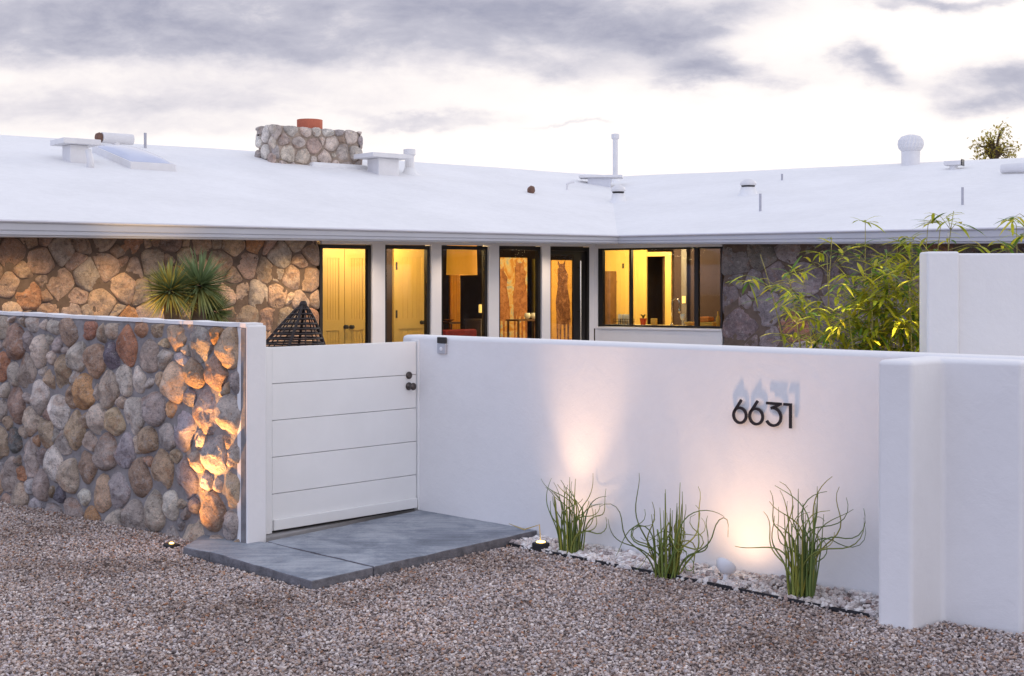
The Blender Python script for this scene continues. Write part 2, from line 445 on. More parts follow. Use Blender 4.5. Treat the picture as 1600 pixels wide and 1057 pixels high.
# ------------------------------------------------------------------ rubble stone facing
PAL_YARD = [((0.560, 0.471, 0.420), 5), ((0.470, 0.401, 0.375), 4), ((0.605, 0.492, 0.400), 4.5), ((0.560, 0.417, 0.300), 3.5), ((0.605, 0.353, 0.200), 1.6),
            ((0.482, 0.235, 0.140), 1.0), ((0.213, 0.203, 0.220), 1.2), ((0.717, 0.631, 0.570), 3), ((0.470, 0.428, 0.440), 2.5), ((0.493, 0.342, 0.260), 3)]
PAL_HOUSE = [((.54, .37, .27), 6), ((.46, .32, .25), 5), ((.58, .43, .34), 4), ((.54, .28, .13), 2.6), ((.40, .31, .25), 4), ((.20, .155, .13), 1.0), ((.46, .26, .15), 1.0), ((.46, .38, .33), 3)]
PAL_RIGHT = [((.30, .25, .255), 5), ((.34, .29, .30), 4), ((.24, .20, .195), 4), ((.56, .50, .50), 1.2), ((.36, .17, .11), .9), ((.30, .23, .19), 2)]
PAL_CHIM = [((.70, .60, .52), 5), ((.63, .55, .49), 4), ((.74, .66, .59), 3), ((.55, .43, .35), 1.5), ((.49, .44, .42), 1.5)]
def pick(pal, rng):
    w = rng.uniform(0, sum(p[1] for p in pal))
    for c, a in pal:
        w -= a
        if w <= 0: return c
    return pal[0][0]
def clip(poly, nx, ny, d):
    out = []
    for i in range(len(poly)):
        p, q = poly[i], poly[(i + 1) % len(poly)]
        a = p[0] * nx + p[1] * ny - d; b = q[0] * nx + q[1] * ny - d
        if a <= 0: out.append(p)
        if (a < 0 < b) or (b < 0 < a):
            t = a / (a - b); out.append((p[0] + (q[0] - p[0]) * t, p[1] + (q[1] - p[1]) * t))
    return out
def stones(mb, L, H, rmin, rmax, gap, relief, fn, pal, seed, rnd=2.2, chaikin=2, cut=.25, ang=.06, stretch=1.0, flat=3.0, wob=.008, big_low=False):
    rng = random.Random(seed); pts = []
    n_try = int(L * H / (rmin * rmin) * 14)
    for it in range(n_try):
        ph = it / n_try
        r = rmax - (rmax - rmin) * min(1, ph * 1.5) ** .7 * rng.uniform(.6, 1.0)
        x, y = rng.uniform(0, L), rng.uniform(0, H)
        if big_low and r > .75 * rmax and y > .35 * H and rng.random() < .7: continue
        if all((x - a) ** 2 + ((y - b) * stretch) ** 2 > (.86 * (r + c)) ** 2 for a, b, c in pts): pts.append((x, y, r))
    for i, (x, y, r) in enumerate(pts):
        poly = [(0.0, 0.0), (L, 0.0), (L, H), (0.0, H)]
        for j, (a, b, c) in enumerate(pts):
            if j == i: continue
            dx, dy = a - x, b - y
            if dx * dx + dy * dy > (3.2 * (r + c)) ** 2: continue
            poly = clip(poly, dx, dy, (a * a + b * b - x * x - y * y + r * r - c * c) / 2)
            if len(poly) < 3: break
        if len(poly) < 3: continue
        cx = sum(p[0] for p in poly) / len(poly); cy = sum(p[1] for p in poly) / len(poly)
        ext = min(max(p[0] for p in poly) - min(p[0] for p in poly), max(p[1] for p in poly) - min(p[1] for p in poly)) / 2
        if ext < .02: continue
        g = gap * rng.uniform(.2, 1.8)
        k = max(.45, 1 - g / ext)
        poly = [(cx + (p[0] - cx) * k + rng.uniform(-ang, ang) * ext, cy + (p[1] - cy) * k + rng.uniform(-ang, ang) * ext) for p in poly]
        for _ in range(chaikin):
            q = []
            for a in range(len(poly)):
                p0, p1 = poly[a], poly[(a + 1) % len(poly)]
                q += [(p0[0] * (1 - cut) + p1[0] * cut, p0[1] * (1 - cut) + p1[1] * cut), (p0[0] * cut + p1[0] * (1 - cut), p0[1] * cut + p1[1] * (1 - cut))]
            poly = q
        # resample
        per = [0.0]
        for a in range(len(poly)):
            p0, p1 = poly[a], poly[(a + 1) % len(poly)]; per.append(per[-1] + math.hypot(p1[0] - p0[0], p1[1] - p0[1]))
        n = 28; ring = []
        for a in range(n):
            d = per[-1] * a / n; b = 0
            while per[b + 1] < d: b += 1
            t = (d - per[b]) / max(1e-9, per[b + 1] - per[b]); p0, p1 = poly[b], poly[(b + 1) % len(poly)]
            ring.append((p0[0] + (p1[0] - p0[0]) * t, p0[1] + (p1[1] - p0[1]) * t))
        cx = sum(p[0] for p in ring) / n; cy = sum(p[1] for p in ring) / n
        rel = relief * rng.uniform(.6, 1.25) * min(1.25, .5 + ext / rmax * .75)
        tx, ty = rng.uniform(-.35, .35) * rel / ext, rng.uniform(-.35, .35) * rel / ext
        c0 = pick(pal, rng); l = rng.uniform(.82, 1.18)
        col = tuple(max(.02, min(.8, ch * l + rng.uniform(-.015, .015))) for ch in c0)
        vs, fs = [], []
        ts = [1.0, .985, .93, .85, .74, .60, .45, .30, .14]
        chips = [(rng.uniform(0, 6.28), rng.uniform(.05, .6), rng.uniform(.5, 1.7)) for _ in range(rng.randint(2, 5))]
        for t in ts:
            hh = rel * (1 - t ** flat) ** (1 / rnd) if t < 1 else -.03
            for (a, b) in ring:
                xx, yy = cx + (a - cx) * t, cy + (b - cy) * t
                h = hh
                if t < 1:
                    for fi, of, sp in chips:
                        h = min(h, rel * (.96 - sp * (((xx - cx) * math.cos(fi) + (yy - cy) * math.sin(fi)) / ext - of)))
                    h = max(h, -.028)
                    h += (tx * (xx - cx) + ty * (yy - cy)) * (1 - t ** 4)
                    q = Vector((xx * 9, yy * 9, seed + i * .37))
                    h += (mnoise.noise(q) * wob * 2.0 + mnoise.noise(q * 2.7) * wob * 1.2 + mnoise.noise(q * 6) * wob * .5) * (1 - t ** 6)
                vs.append(fn(xx, yy, h))
        vs.append(fn(cx, cy, rel * .95 + mnoise.noise(Vector((cx * 9, cy * 9, seed + i * .37))) * wob))
        for a in range(len(ts) - 1):
            for b in range(n): fs.append((a * n + b, a * n + (b + 1) % n, (a + 1) * n + (b + 1) % n, (a + 1) * n + b))
        for b in range(n): fs.append(((len(ts) - 1) * n + b, (len(ts) - 1) * n + (b + 1) % n, len(ts) * n))
        mb.add(vs, fs, col)

# ================================================================== GROUND
g = MB(); g.add([(-150, -40, GZ - .012), (150, -40, GZ - .012), (150, 300, GZ - .012), (-150, 300, GZ - .012)], [(0, 1, 2, 3)])
tag(g.build('ground', M['ground']), kind='structure')
pt = MB()
FSb = lambda s: FS.P(s, -.09, 0)
poly = [FSb(7.5), FSb(.02), FG.P(0.1, -.12, 0), FA.P(0, -.1, 0), FA.P(9.5, -.1, 0), V2(12, 12), V2(9, 16), Wc + UR * 4 + V2(0, .3), Wc + V2(0, .3), Wc + UL * 9 + V2(0, .3), V2(-9, 14)]
pt.prism(poly, GZ - .008, -.004)
tag(pt.build('patio', M['patio']), kind='structure')

def scatter(name, polys, density, smin, smax, stops, seed, zscale=.6, zjit=.012, detail_sub=1):
    """crushed stones scattered on a sheet: one object, geometry nodes instance them"""
    mb = MB()
    for p in polys: mb.add([(q[0], q[1], q[2] if len(q) > 2 else GZ) for q in p], [tuple(range(len(p)))])
    o = mb.build(name, M['ground'], recalc=False)
    pm = pebble_mat(name + '_stone', stops)
    ng = bpy.data.node_groups.new(name + '_scatter', 'GeometryNodeTree')
    ng.interface.new_socket('Geometry', in_out='INPUT', socket_type='NodeSocketGeometry')
    ng.interface.new_socket('Geometry', in_out='OUTPUT', socket_type='NodeSocketGeometry')
    t = N(ng)
    gi = t.node('NodeGroupInput'); go = t.node('NodeGroupOutput')
    dp = t.node('GeometryNodeDistributePointsOnFaces', {'Mesh': gi.outputs[0], 'Density': density, 'Seed': seed})
    gti = t.node('GeometryNodeGeometryToInstance')
    for w in range(6):
        ico = t.node('GeometryNodeMeshIcoSphere', {'Radius': 1.0, 'Subdivisions': detail_sub})
        nz = t.node('ShaderNodeTexNoise', {'Scale': 1.1, 'W': w * 7.3 + seed, 'Detail': 2.0}, noise_dimensions='4D')
        sub = t.node('ShaderNodeVectorMath', {0: nz.outputs['Color'], 1: (.5, .5, .5)}, operation='SUBTRACT')
        sc = t.node('ShaderNodeVectorMath', {0: sub.outputs[0], 'Scale': 2.2}, operation='SCALE')
        sp = t.node('GeometryNodeSetPosition', {'Geometry': ico.outputs[0], 'Offset': sc.outputs[0]})
        sm = t.node('GeometryNodeSetMaterial', {'Geometry': sp.outputs[0], 'Material': pm})
        t.l.new(sm.outputs[0], gti.inputs[0])
    iop = t.node('GeometryNodeInstanceOnPoints', {'Points': dp.outputs[0], 'Instance': gti.outputs[0], 'Pick Instance': True})
    ri = t.node('FunctionNodeRandomValue', data_type='INT'); ri.inputs[4].default_value = 0; ri.inputs[5].default_value = 5
    t.l.new(ri.outputs[2], iop.inputs['Instance Index'])
    rr = t.node('FunctionNodeRandomValue', data_type='FLOAT_VECTOR'); rr.inputs[0].default_value = (-.5, -.5, 0); rr.inputs[1].default_value = (.5, .5, 6.28)
    t.l.new(rr.outputs[0], iop.inputs['Rotation'])
    rs = t.node('FunctionNodeRandomValue', data_type='FLOAT_VECTOR')
    rs.inputs[0].default_value = (smin, smin, smin * zscale); rs.inputs[1].default_value = (smax, smax, smax * zscale)
    rs.inputs['Seed'].default_value = 3
    t.l.new(rs.outputs[0], iop.inputs['Scale'])
    rz = t.node('FunctionNodeRandomValue', data_type='FLOAT_VECTOR'); rz.inputs[0].default_value = (0, 0, -zjit * .6); rz.inputs[1].default_value = (0, 0, zjit)
    rz.inputs['Seed'].default_value = 9
    tr = t.node('GeometryNodeTranslateInstances', {'Instances': iop.outputs[0], 'Translation': rz.outputs[0], 'Local Space': False})
    jn = t.node('GeometryNodeJoinGeometry')
    t.l.new(gi.outputs[0], jn.inputs[0]); t.l.new(tr.outputs[0], jn.inputs[0])
    t.l.new(jn.outputs[0], go.inputs[0])
    md = o.modifiers.new('scatter', 'NODES'); md.node_group = ng
    return o

# slab outline (top at z=0)
SR = FA.P(FA.s(840), 0, 0); SF = GP(487, 907); SL = GP(285, 853)
SB = FS.P(.52, 0, 0)
# gravel yard, in front of everything
ed0 = GP(795, 855, GZ); ed1 = GP(1366, 969, GZ)
yard = [[(-3.2, 5.2, GZ), (3.4, 5.2, GZ), (4.2, 6.9, GZ), FA.P(5.05, .25, GZ), FA.P(4.68, .25, GZ), FA.P(4.66, .5, GZ), ed1, ed0, (SF.x, SF.y, GZ)],
        [(-3.2, 5.2, GZ), (SF.x, SF.y, GZ), (SL.x, SL.y, GZ), FS.P(.5, .0, GZ), FS.P(5.4, 0, GZ), (-5.9, 9.5, GZ)]]
GRAV = [(0, (0.425, 0.330, 0.292)), (.14, (0.510, 0.432, 0.400)), (.28, (0.284, 0.211, 0.184)), (.40, (0.618, 0.540, 0.507)), (.52, (0.339, 0.299, 0.298)), (.64, (0.447, 0.314, 0.238)),
        (.74, (0.134, 0.104, 0.098)), (.83, (0.510, 0.455, 0.465)), (.91, (0.769, 0.693, 0.648)), (.97, (0.403, 0.196, 0.110))]
gv = scatter('gravel', yard, 6200, .0042, .0128, GRAV, 2, .75, .014)
tag(gv, kind='stuff')
# white pebble bed between the edging and the wall
bed = [[(ed0.x, ed0.y, GZ + .012), (ed1.x, ed1.y, GZ + .012), FA.P(4.42, .02, GZ + .012), FA.P(FA.s(843), .0, GZ + .012)]]
WHITE = [(0, (.66, .62, .61)), (.2, (.78, .75, .74)), (.45, (.56, .49, .48)), (.6, (.82, .80, .79)), (.8, (.70, .64, .62)), (.92, (.36, .31, .31)), (.97, (.48, .36, .33))]
wp = scatter('white_pebbles', bed, 1500, .012, .027, WHITE, 5, .75, .022, 2)
tag(wp, kind='stuff')

# concrete landing
JA = FG.P(FG.s(417, 0), 0, 0)
sb_ = MB()
top = [O, SR, SF, SL, SB]
def jitter_edge(pts, step=.09, amp=.008):
    out = []
    for i in range(len(pts)):
        p, q = Vector(pts[i]), Vector(pts[(i + 1) % len(pts)]); L = (q - p).length; n = max(1, int(L / step))
        for j in range(n):
            r = p.lerp(q, j / n)
            if j: r += Vector((random.uniform(-amp, amp), random.uniform(-amp, amp), 0))
            out.append(r)
    return out
# two pours with a joint along the line of the post
Jp = GP(417, 846); Jq = GP(588, 886)
f1 = (SF - SR).normalized()
Jq = SR + f1 * ((Jq - SR).dot(f1))
def inset(pts, d=.004):
    c = sum((Vector(p) for p in pts), Vector()) / len(pts)
    return [Vector(p) + (c - Vector(p)).normalized() * d for p in pts]
slab = thing('concrete_landing', (SR.x, SR.y, GZ), 'blue grey concrete landing in front of the white gate', 'landing slab')
s1 = MB(); s1.prism(jitter_edge(inset([O + A * .02 , SR, Jq, Jp - (A * .0)])), GZ - .06, 0.0)
s1.build('slab_panel', [M['slab']], slab, bevel=.008)
J2 = GP(326, 861)
s2 = MB(); s2.prism(jitter_edge(inset([Jp, Jq, SF, J2 + (SF - SL) * .0])), GZ - .06, -.003)
s2.build('slab_panel', [M['slab']], slab, bevel=.012)
s3 = MB(); s3.prism(jitter_edge(inset([Jp, J2, SL, SB])), GZ - .06, -.006)
s3.build('slab_panel', [M['slab']], slab, bevel=.012)

for ch in slab.children:
    ch.data.materials.append(M['slab_edge'])
    for pg in ch.data.polygons:
        if abs(pg.normal.z) < .6: pg.material_index = 1

# bed edging strip
ek = MB()
FE = Frame(ed0, (ed1 - ed0).normalized())
LE = (ed1 - ed0).length
n = 26
for i in range(n):
    a, b = LE * i / n, LE * (i + 1) / n
    wv = lambda s: .006 * math.sin(s * 3.1)
    vs = []
    for s_, in ((a,), (b,)):
        vs += [FE.P(s_, wv(s_), GZ - .04), FE.P(s_, wv(s_), GZ + .03), FE.P(s_, wv(s_) - .008, GZ - .04), FE.P(s_, wv(s_) - .008, GZ + .03)]
    ek.add(vs, [(0, 4, 5, 1), (2, 3, 7, 6), (1, 5, 7, 3)])
eo = ek.build('bed_edging', M['steel'], origin=ed0, recalc=False)
tag(eo, 'thin black metal edging between white pebbles and brown gravel', 'edging')

# ================================================================== FRONT WALLS
WT = 1.43
def wall_obj(name, label, boxes, bevel=.03, m='stucco', root=None, part=None):
    mb = MB()
    for b in boxes: mb.box(*b)
    o = mb.build(part or name, M[m], root, origin=None if root else boxes[0][0].P(boxes[0][1], 0, 0), bevel=bevel, seg=3)
    if label: tag(o, label, 'wall')
    return o
zl, zr = 1.432, 1.445
aw = wall_obj('garden_wall', 'long low white stucco wall carrying the black house number', [(FA, -.22, 9.0, -.2, 0, GZ - .1, (zl, zr))], .035)
pier = MB()
pl = [(4.44, .57), (4.645, .55), (4.655, .215), (5.11, .185), (5.11, -.02), (4.44, -.02)]
pier.prism([FA.P(a, k, 0) for a, k in pl], GZ - .1, 1.428)
po = pier.build('stepped_pier', M['stucco'], origin=FA.P(4.44, 0, 0), bevel=.03, seg=3)
tag(po, 'white stucco pier stepping forward at the right end of the low wall', 'pier')
pier2 = MB(); pier2.prism([FA.P(a, k, 0) for a, k in [(5.115, .13), (9, .13), (9, .002), (5.115, .002)]], GZ - .1, 1.40)
# tall wall behind
FT = Frame(PX(1447, 445, 10.0) * 1.0, (1, -.06)); FT.O.z = 0
tw = thing('tall_wall', FT.P(0, 0, GZ), 'tall plain white wall rising behind the right end of the low wall', 'wall')
b_ = MB(); b_.box(FT, 0, .237, -.22, .03, GZ, 2.095); b_.build('pilaster', M['stucco'], tw, bevel=.02, seg=3)
b_ = MB(); b_.box(FT, .237, 4.0, -.2, -.02, GZ, 2.082); b_.build('wall_panel', M['stucco'], tw, bevel=.015, seg=3)

# ---------------- stone garden wall
sw = thing('stone_wall', FS.P(0, 0, GZ), 'river stone garden wall left of the gate', 'wall')
SWL = 5.6
ztop = lambda s: 1.545 + .012 * s
core = MB(); core.box(FS, .05, SWL, -.12, -.012, GZ - .1, (ztop(0), ztop(SWL))); core.build('mortar', M['mortar'], sw)
mb = MB()
stones(mb, SWL - .07, 1.66, .038, .150, .008, .066, lambda a, b, h: FS.P(.07 + a, h - .016, GZ - .08 + b * (ztop(a) - GZ + .075) / 1.66), PAL_YARD, 11, rnd=2.0, flat=2.6, big_low=True, stretch=.84, cut=.20, ang=.16, wob=.013)
st = mb.build('stone_facing', M['stone'], sw, smooth=True)
cap = MB()
n = 60
for i in range(n):
    a, b = SWL * i / n, SWL * (i + 1) / n
    w = lambda x: .008 * mnoise.noise(Vector((x * 6, 1.3, 0))) + .006 * mnoise.noise(Vector((x * 17, 2.3, 0)))
    cap.box(FS, a, b, -.15 , .0 + w(a) * 2, (ztop(a) - .004 + w(a) * .4, ztop(b) - .004 + w(b) * .4), (ztop(a) + .022 + w(a), ztop(b) + .022 + w(b)))
cap.build('wall_cap', M['stucco'], sw)
ce = MB(); ce.box(FS, 0.0, .065, -.16, .004, GZ - .1, 1.54); ce.build('cement_edge', M['cement'], sw, bevel=.01)
# white end post of the stone wall
SE = Frame(S0, A, (-B.x, -B.y))
pw = MB(); pw.box(SE, -.0, .168, -.12, .012, GZ - .05, 1.555)
p_ = pw.build('end_post', M['stucco'], sw, bevel=.012, seg=3)

# ---------------- gate
g0, g1 = FG.s(652, -.02), FG.s(424, -.02)
gate = thing('gate', FG.P(g0, 0, 0), 'white gate of five wide horizontal boards', 'gate')
gz0, gz1 = .016, 1.385
hs = (gz1 - gz0) / 5
for i in range(5):
    b = MB(); z0 = gz0 + hs * i; b.box(FG, g0 + .012, g1 - .008, -.055, -.02 + random.uniform(-.002, .002), z0 + (.002 if i else 0), z0 + hs - .002)
    b.build('board', M['gatepaint'], gate, bevel=.0025)
b = MB(); b.box(FG, g0 + .012, g1 - .008, -.075, -.057, gz0 + .02, gz1 - .03); b.build('backing', M['dark_gap'], gate)
b = MB(); b.box(FG, g0 + .015, g1 - .012, -.0175, .001, gz0 + .003, gz0 + .085); b.build('kick_rail', M['gatepaint'], gate, bevel=.006)
b = MB(); b.box(FG, g0 - .03, g0 + .006, -.09, .0, .0, gz1 + .01); b.build('jamb', M['gatepaint'], gate, bevel=.004)
b = MB(); b.box(FG, g1 - .002, g1 + .055, -.09, -.012, .0, gz1 + .0); b.build('jamb', M['gatepaint'], gate, bevel=.004)
b = MB(); b.box(FG, g0, g1, -.08, -.05, .001, .012); b.build('threshold', M['black'], gate)
ks = FG.s(641, 0); kz = FG.z(641, 604, 0); dz = FG.z(640, 587, 0)
kb = MB(); c = FG.P(ks, -.0185, kz)
kb.lathe(c, [(.033, 0), (.033, .006), (.02, .012), (.012, .016), (.012, .035), (.026, .042), (.031, .055), (.027, .066), (.012, .072)], 18, FG.n); kb.build('knob', M['bronze'], gate, smooth=True)
kb = MB(); kb.lathe(FG.P(ks, -.0185, dz), [(.03, 0), (.03, .01), (.022, .016), (.01, .017)], 18, FG.n); kb.build('deadbolt', M['bronze'], gate, smooth=True)

# ---------------- doorbell
d0, d1 = FA.s(686), FA.s(699); zt_, zb_ = FA.z(692, 527), FA.z(692, 553)
db = thing('doorbell', FA.P((d0 + d1) / 2, 0, (zt_ + zb_) / 2), 'small grey and black doorbell high on the white wall by the gate', 'doorbell')
b = MB(); b.box(FA, d0, d1, .002, .024, zb_, zb_ + (zt_ - zb_) * .62); b.build('button_plate', M['plastic'], db, bevel=.006)
b = MB(); b.box(FA, d0, d1, .002, .026, zb_ + (zt_ - zb_) * .63, zt_); b.build('camera_lens', M['black'], db, bevel=.006)
b = MB(); b.lathe(FA.P((d0 + d1) / 2, .023, zb_ + (zt_ - zb_) * .3), [(.016, 0), (.016, .004), (.012, .005)], 16, FA.n); b.build('button', M['plastic_white'], db)

# ---------------- house number 6631
n0, n1 = FA.s(1144, .03), FA.s(1241, .03)
zt_ = FA.z(1190, 627.5, .03); zb_ = FA.z(1190, 666, .03)
H_ = zt_ - zb_; W_ = n1 - n0
def stroke(mb, pts, w=.0175, k0=.02, k1=.032):
    """flat bar along a polyline in wall coordinates"""
    n = len(pts); L, Rr = [], []
    for i in range(n):
        a = pts[max(0, i - 1)]; b = pts[min(n - 1, i + 1)]
        dx, dy = b[0] - a[0], b[1] - a[1]; l = math.hypot(dx, dy); nx, ny = -dy / l * w / 2, dx / l * w / 2
        L.append((pts[i][0] + nx, pts[i][1] + ny)); Rr.append((pts[i][0] - nx, pts[i][1] - ny))
    for i in range(n - 1):
        vs = []
        for k in (k0, k1): vs += [FA.P(*((L[i][0]), k, L[i][1])), FA.P(L[i + 1][0], k, L[i + 1][1]), FA.P(Rr[i + 1][0], k, Rr[i + 1][1]), FA.P(Rr[i][0], k, Rr[i][1])]
        fs = [(0, 1, 2, 3), (4, 7, 6, 5), (0, 4, 5, 1), (3, 2, 6, 7)]
        if i == 0: fs.append((0, 3, 7, 4))
        if i == n - 2: fs.append((1, 5, 6, 2))
        mb.add(vs, fs)
def arc(cx, cy, r, a0, a1, n=28): return [(cx + r * math.cos(R(a0 + (a1 - a0) * i / n)), cy + r * math.sin(R(a0 + (a1 - a0) * i / n))) for i in range(n + 1)]
def digit(ch, x, w):
    mb = MB(); hw = .00875
    if ch == '6':
        r = w / 2 - hw; cx, cy = x + w / 2, zb_ + w / 2
        stroke(mb, arc(cx, cy, r, 0, 360, 40))
        ta = 148
        p = (cx + r * math.cos(R(ta)), cy + r * math.sin(R(ta)))
        stroke(mb, [p, (cx + .012, zt_)], .0172)
    elif ch == '3':
        r = w / 2 - hw + .004; cx, cy = x + w / 2 - .004, zb_ + r + hw
        stroke(mb, arc(cx, cy, r, -150, 88, 34))
        stroke(mb, [(x + .004, zt_ - hw), (x + w - .004, zt_ - hw)], .0174)
        stroke(mb, [(x + w - .018, zt_ - hw - .004), (cx - .018, cy + r - .004)], .0171)
    else:
        stroke(mb, [(x + w - .00875, zt_), (x + w - .00875, zb_)])
        stroke(mb, [(x, zt_ - hw), (x + w - .015, zt_ - hw)], .0173)
    for q in ((x + w * .5, zb_ + .012), (x + w * .5, zt_ - .02)):
        pass
    return mb
layout = [('6', 0.0, .245, 'first black numeral 6, leftmost digit of the house number'), ('6', .265, .25, 'second black numeral 6, between the other 6 and the 3'),
          ('3', .545, .26, 'black numeral 3 on the white wall'), ('1', .83, .125, 'black numeral 1 ending the house number')]
for ch, a, w, lab in layout:
    o = digit(ch, n0 + W_ * a, W_ * w).build('house_number', M['digit'], origin=FA.P(n0 + W_ * (a + w / 2), .03, zb_), recalc=True)
    tag(o, lab, 'numeral', 'house number digits on the white wall')
    for zz in (.3, .8):
        pass

# ================================================================== HOUSE
house = thing('house', (Wc.x, Wc.y, 0), 'low white roofed ranch house with rough stone walls behind the garden wall', 'house')
SL_, SR_ = .25, .21; LL, LR = 6.08, 6.92
# eave heights drift a little along each wing
ztL = lambda s: 2.536 + (2.494 - 2.536) * s / 8.58
zbL = lambda s: 2.418 + (2.327 - 2.418) * s / 8.58
ztR = lambda s: 2.536 + (2.530 - 2.536) * s / 5.46
zbR = lambda s: 2.418 + (2.339 - 2.418) * s / 5.46
def roofz(p):
    d = Vector((p[0], p[1], 0)) - C
    kl, kr = -d.dot(EL.n), -d.dot(ER.n)
    sl_, sr_ = d.dot(EL.u), d.dot(ER.u)
    zl_ = ztL(max(0, min(14, sl_))) + SL_ * min(kl, 2 * LL - kl)
    zr_ = ztR(max(0, min(14, sr_))) + SR_ * min(kr, 2 * LR - kr)
    a = .10; h = max(zl_, zr_)
    return h + a * math.log(math.exp((zl_ - h) / a) + math.exp((zr_ - h) / a)) - a * math.log(2) * math.exp(-abs(zl_ - zr_) / a) * .9
ridgeV = None
def wing(E, L, LENG, other):
    mb = MB(); ns, nk = 60, 24
    idx = {}
    # valley direction: intersection of both eave offsets
    det = EL.n.x * ER.n.y - EL.n.y * ER.n.x
    def corner(kl, kr):
        return C + Vector(((-kl * ER.n.y + kr * EL.n.y) / det, (-EL.n.x * kr + ER.n.x * kl) / det, 0))
    rows = []
    vs = []
    kk = [L * i / nk for i in range(nk + 1)] + [L * 1.5, 2 * L]
    for j, k in enumerate(kk):
        # start of this row on the valley: the other wing's offset with the same height
        start = corner(k * 1.0, k * SL_ / SR_) if E is EL else corner(k * SR_ / SL_, k)
        for i in range(ns + 1):
            s_ = (i / ns) ** 1.6 * LENG
            p = start + E.u * s_
            vs.append((p.x, p.y, roofz(p) + .014 * mnoise.noise(Vector((p.x * .5, p.y * .5, 3))) * min(1, k)))
    fs = []
    for j in range(len(kk) - 1):
        for i in range(ns): fs.append((j * (ns + 1) + i, j * (ns + 1) + i + 1, (j + 1) * (ns + 1) + i + 1, (j + 1) * (ns + 1) + i))
    mb.add(vs, fs); return mb
rm = wing(EL, LL, 13, None); r2 = wing(ER, LR, 11, None); rm.add(r2.v, r2.f)
roof = rm.build('roof', M['roof'], house, smooth=True)
# eaves: drip edge, fascia, stepped gutter
def eave(E, zt, zb, LENG, name):
    lip, gut = MB(), MB(); n = 16
    P_lip = [(-.03, -.012), (.045, -.010), (.05, -.022), (.045, -.034), (-.03, -.034)]
    def sweep(mb, prof):
        m = len(prof); vs = []
        for i in range(n + 1):
            s_ = LENG * i / n
            for (k, z) in prof:
                # mitre at the inside corner
                sh = 0
                if i == 0:
                    half = math.acos(max(-1, min(1, UL.dot(UR)))) / 2
                    sh = k / math.tan(half)
                vs.append(E.P(s_ + sh, k, z(s_)))
        fs = [tuple(range(m))[::-1], tuple(range(n * m, (n + 1) * m))]
        for i in range(n):
            for j in range(m): fs.append((i * m + j, i * m + (j + 1) % m, (i + 1) * m + (j + 1) % m, (i + 1) * m + j))
        mb.add(vs, fs)
    Z = lambda f, dz=0: (lambda s: zb(s) + (zt(s) - zb(s)) * f + dz)
    sweep(lip, [(-.05, Z(1, .012)), (.075, Z(1, .010)), (.085, Z(1, -.004)), (.075, Z(1, -.018)), (-.05, Z(1, -.018))])
    sweep(gut, [(-.06, Z(1, -.0185)), (.055, Z(1, -.0185)), (.06, Z(.45)), (.048, Z(.40)), (.048, Z(.34)), (.062, Z(.30)), (.062, Z(.16)), (.04, Z(.12)), (.04, Z(.04)), (.02, Z(0)), (-.06, Z(0))])
    gut.build('gutter', M['gutter'], house); lip.build('drip_edge', M['gutter_lip'], house)
    sf = MB(); sf.box(E, -1.5 if E is EL else -.5, LENG, -2.2, -.03, (zb(0) + .06, zb(LENG) + .06), (zb(0) + .085, zb(LENG) + .085)); sf.build('soffit', M['soffit'], house)
eave(EL, ztL, zbL, 13, 'left'); eave(ER, ztR, zbR, 11, 'right')
sofL = lambda s: zbL(max(0, s)) + .058
sofR = lambda s: zbR(max(0, s)) + .058

# ---- left wing wall: stone, then glazed bays
sS = FL.s(500)                      # stone ends here
LSW = 7.2
hz = lambda s: sofL(s)
core = MB(); core.box(FL, sS + .05, sS + LSW, -.25, -.012, 0, (hz(sS), hz(sS + LSW))); core.build('mortar', M['mortar_house'], house)
mb = MB()
stones(mb, LSW, 2.45, .05, .145, .003, .04, lambda a, b, h: FL.P(sS + a, h - .02, b * (hz(sS + a) - .004) / 2.45), PAL_HOUSE, 23, rnd=2.4, flat=5.0, chaikin=2, cut=.13, ang=.13, stretch=.72, wob=.013)
mb.build('stone_wall', M['stone_house'], house, smooth=True)
# bays
posts = [(580, 600), (672, 688), (762, 778), (845, 858)]
sill0 = .12
for a, b in posts:
    p = MB(); s1_, s0_ = FL.s(a), FL.s(b); p.box(FL, s0_, s1_, -.12, .03, 0, (hz(s0_) - .005, hz(s1_) - .005)); p.build('post', M['trim'], house, bevel=.004)
sR_ = FL.s(921)
p = MB(); p.box(FL, 0, sR_, -.14, .0, 0, (hz(0) - .005, hz(sR_) - .005)); p.build('post', M['trim'], house)
hd = MB(); hd.box(FL, 0.01, sS, .002, .04, (hz(0) - .062, hz(sS) - .062), (hz(0) + .004, hz(sS) + .004)); hd.build('header', M['trim'], house)
bays = [(500, 580, 0), (600, 672, 12), (688, 762, 0), (778, 845, 0)]
for a, b, lw in bays:
    sa, sb2 = FL.s(a), FL.s(b); zt2 = hz(sa) - .064
    fr = MB()
    fw = .045
    fr.box(FL, sb2 + .001, sb2 + fw, -.075, -.005, sill0, zt2)
    fr.box(FL, sa - fw, sa - .001, -.075, -.005, sill0, zt2)
    fr.box(FL, sb2 + fw, sa - fw, -.073, -.007, zt2 - .05, zt2 - .001)
    fr.box(FL, sb2 + fw, sa - fw, -.073, -.007, sill0, sill0 + .07)
    w = fr.build('window', M['blackframe'], house)
    pn = MB(); pn.box(FL, sb2 + fw - .004, sa - fw + .004, -.045, -.039, sill0 + .06, zt2 - .045); pn.build('pane', M['glass'], w)
    sl2 = MB(); sl2.box(FL, sb2, sa, -.12, .0, 0, sill0 - .003); sl2.build('window_curb', M['trim'], house)
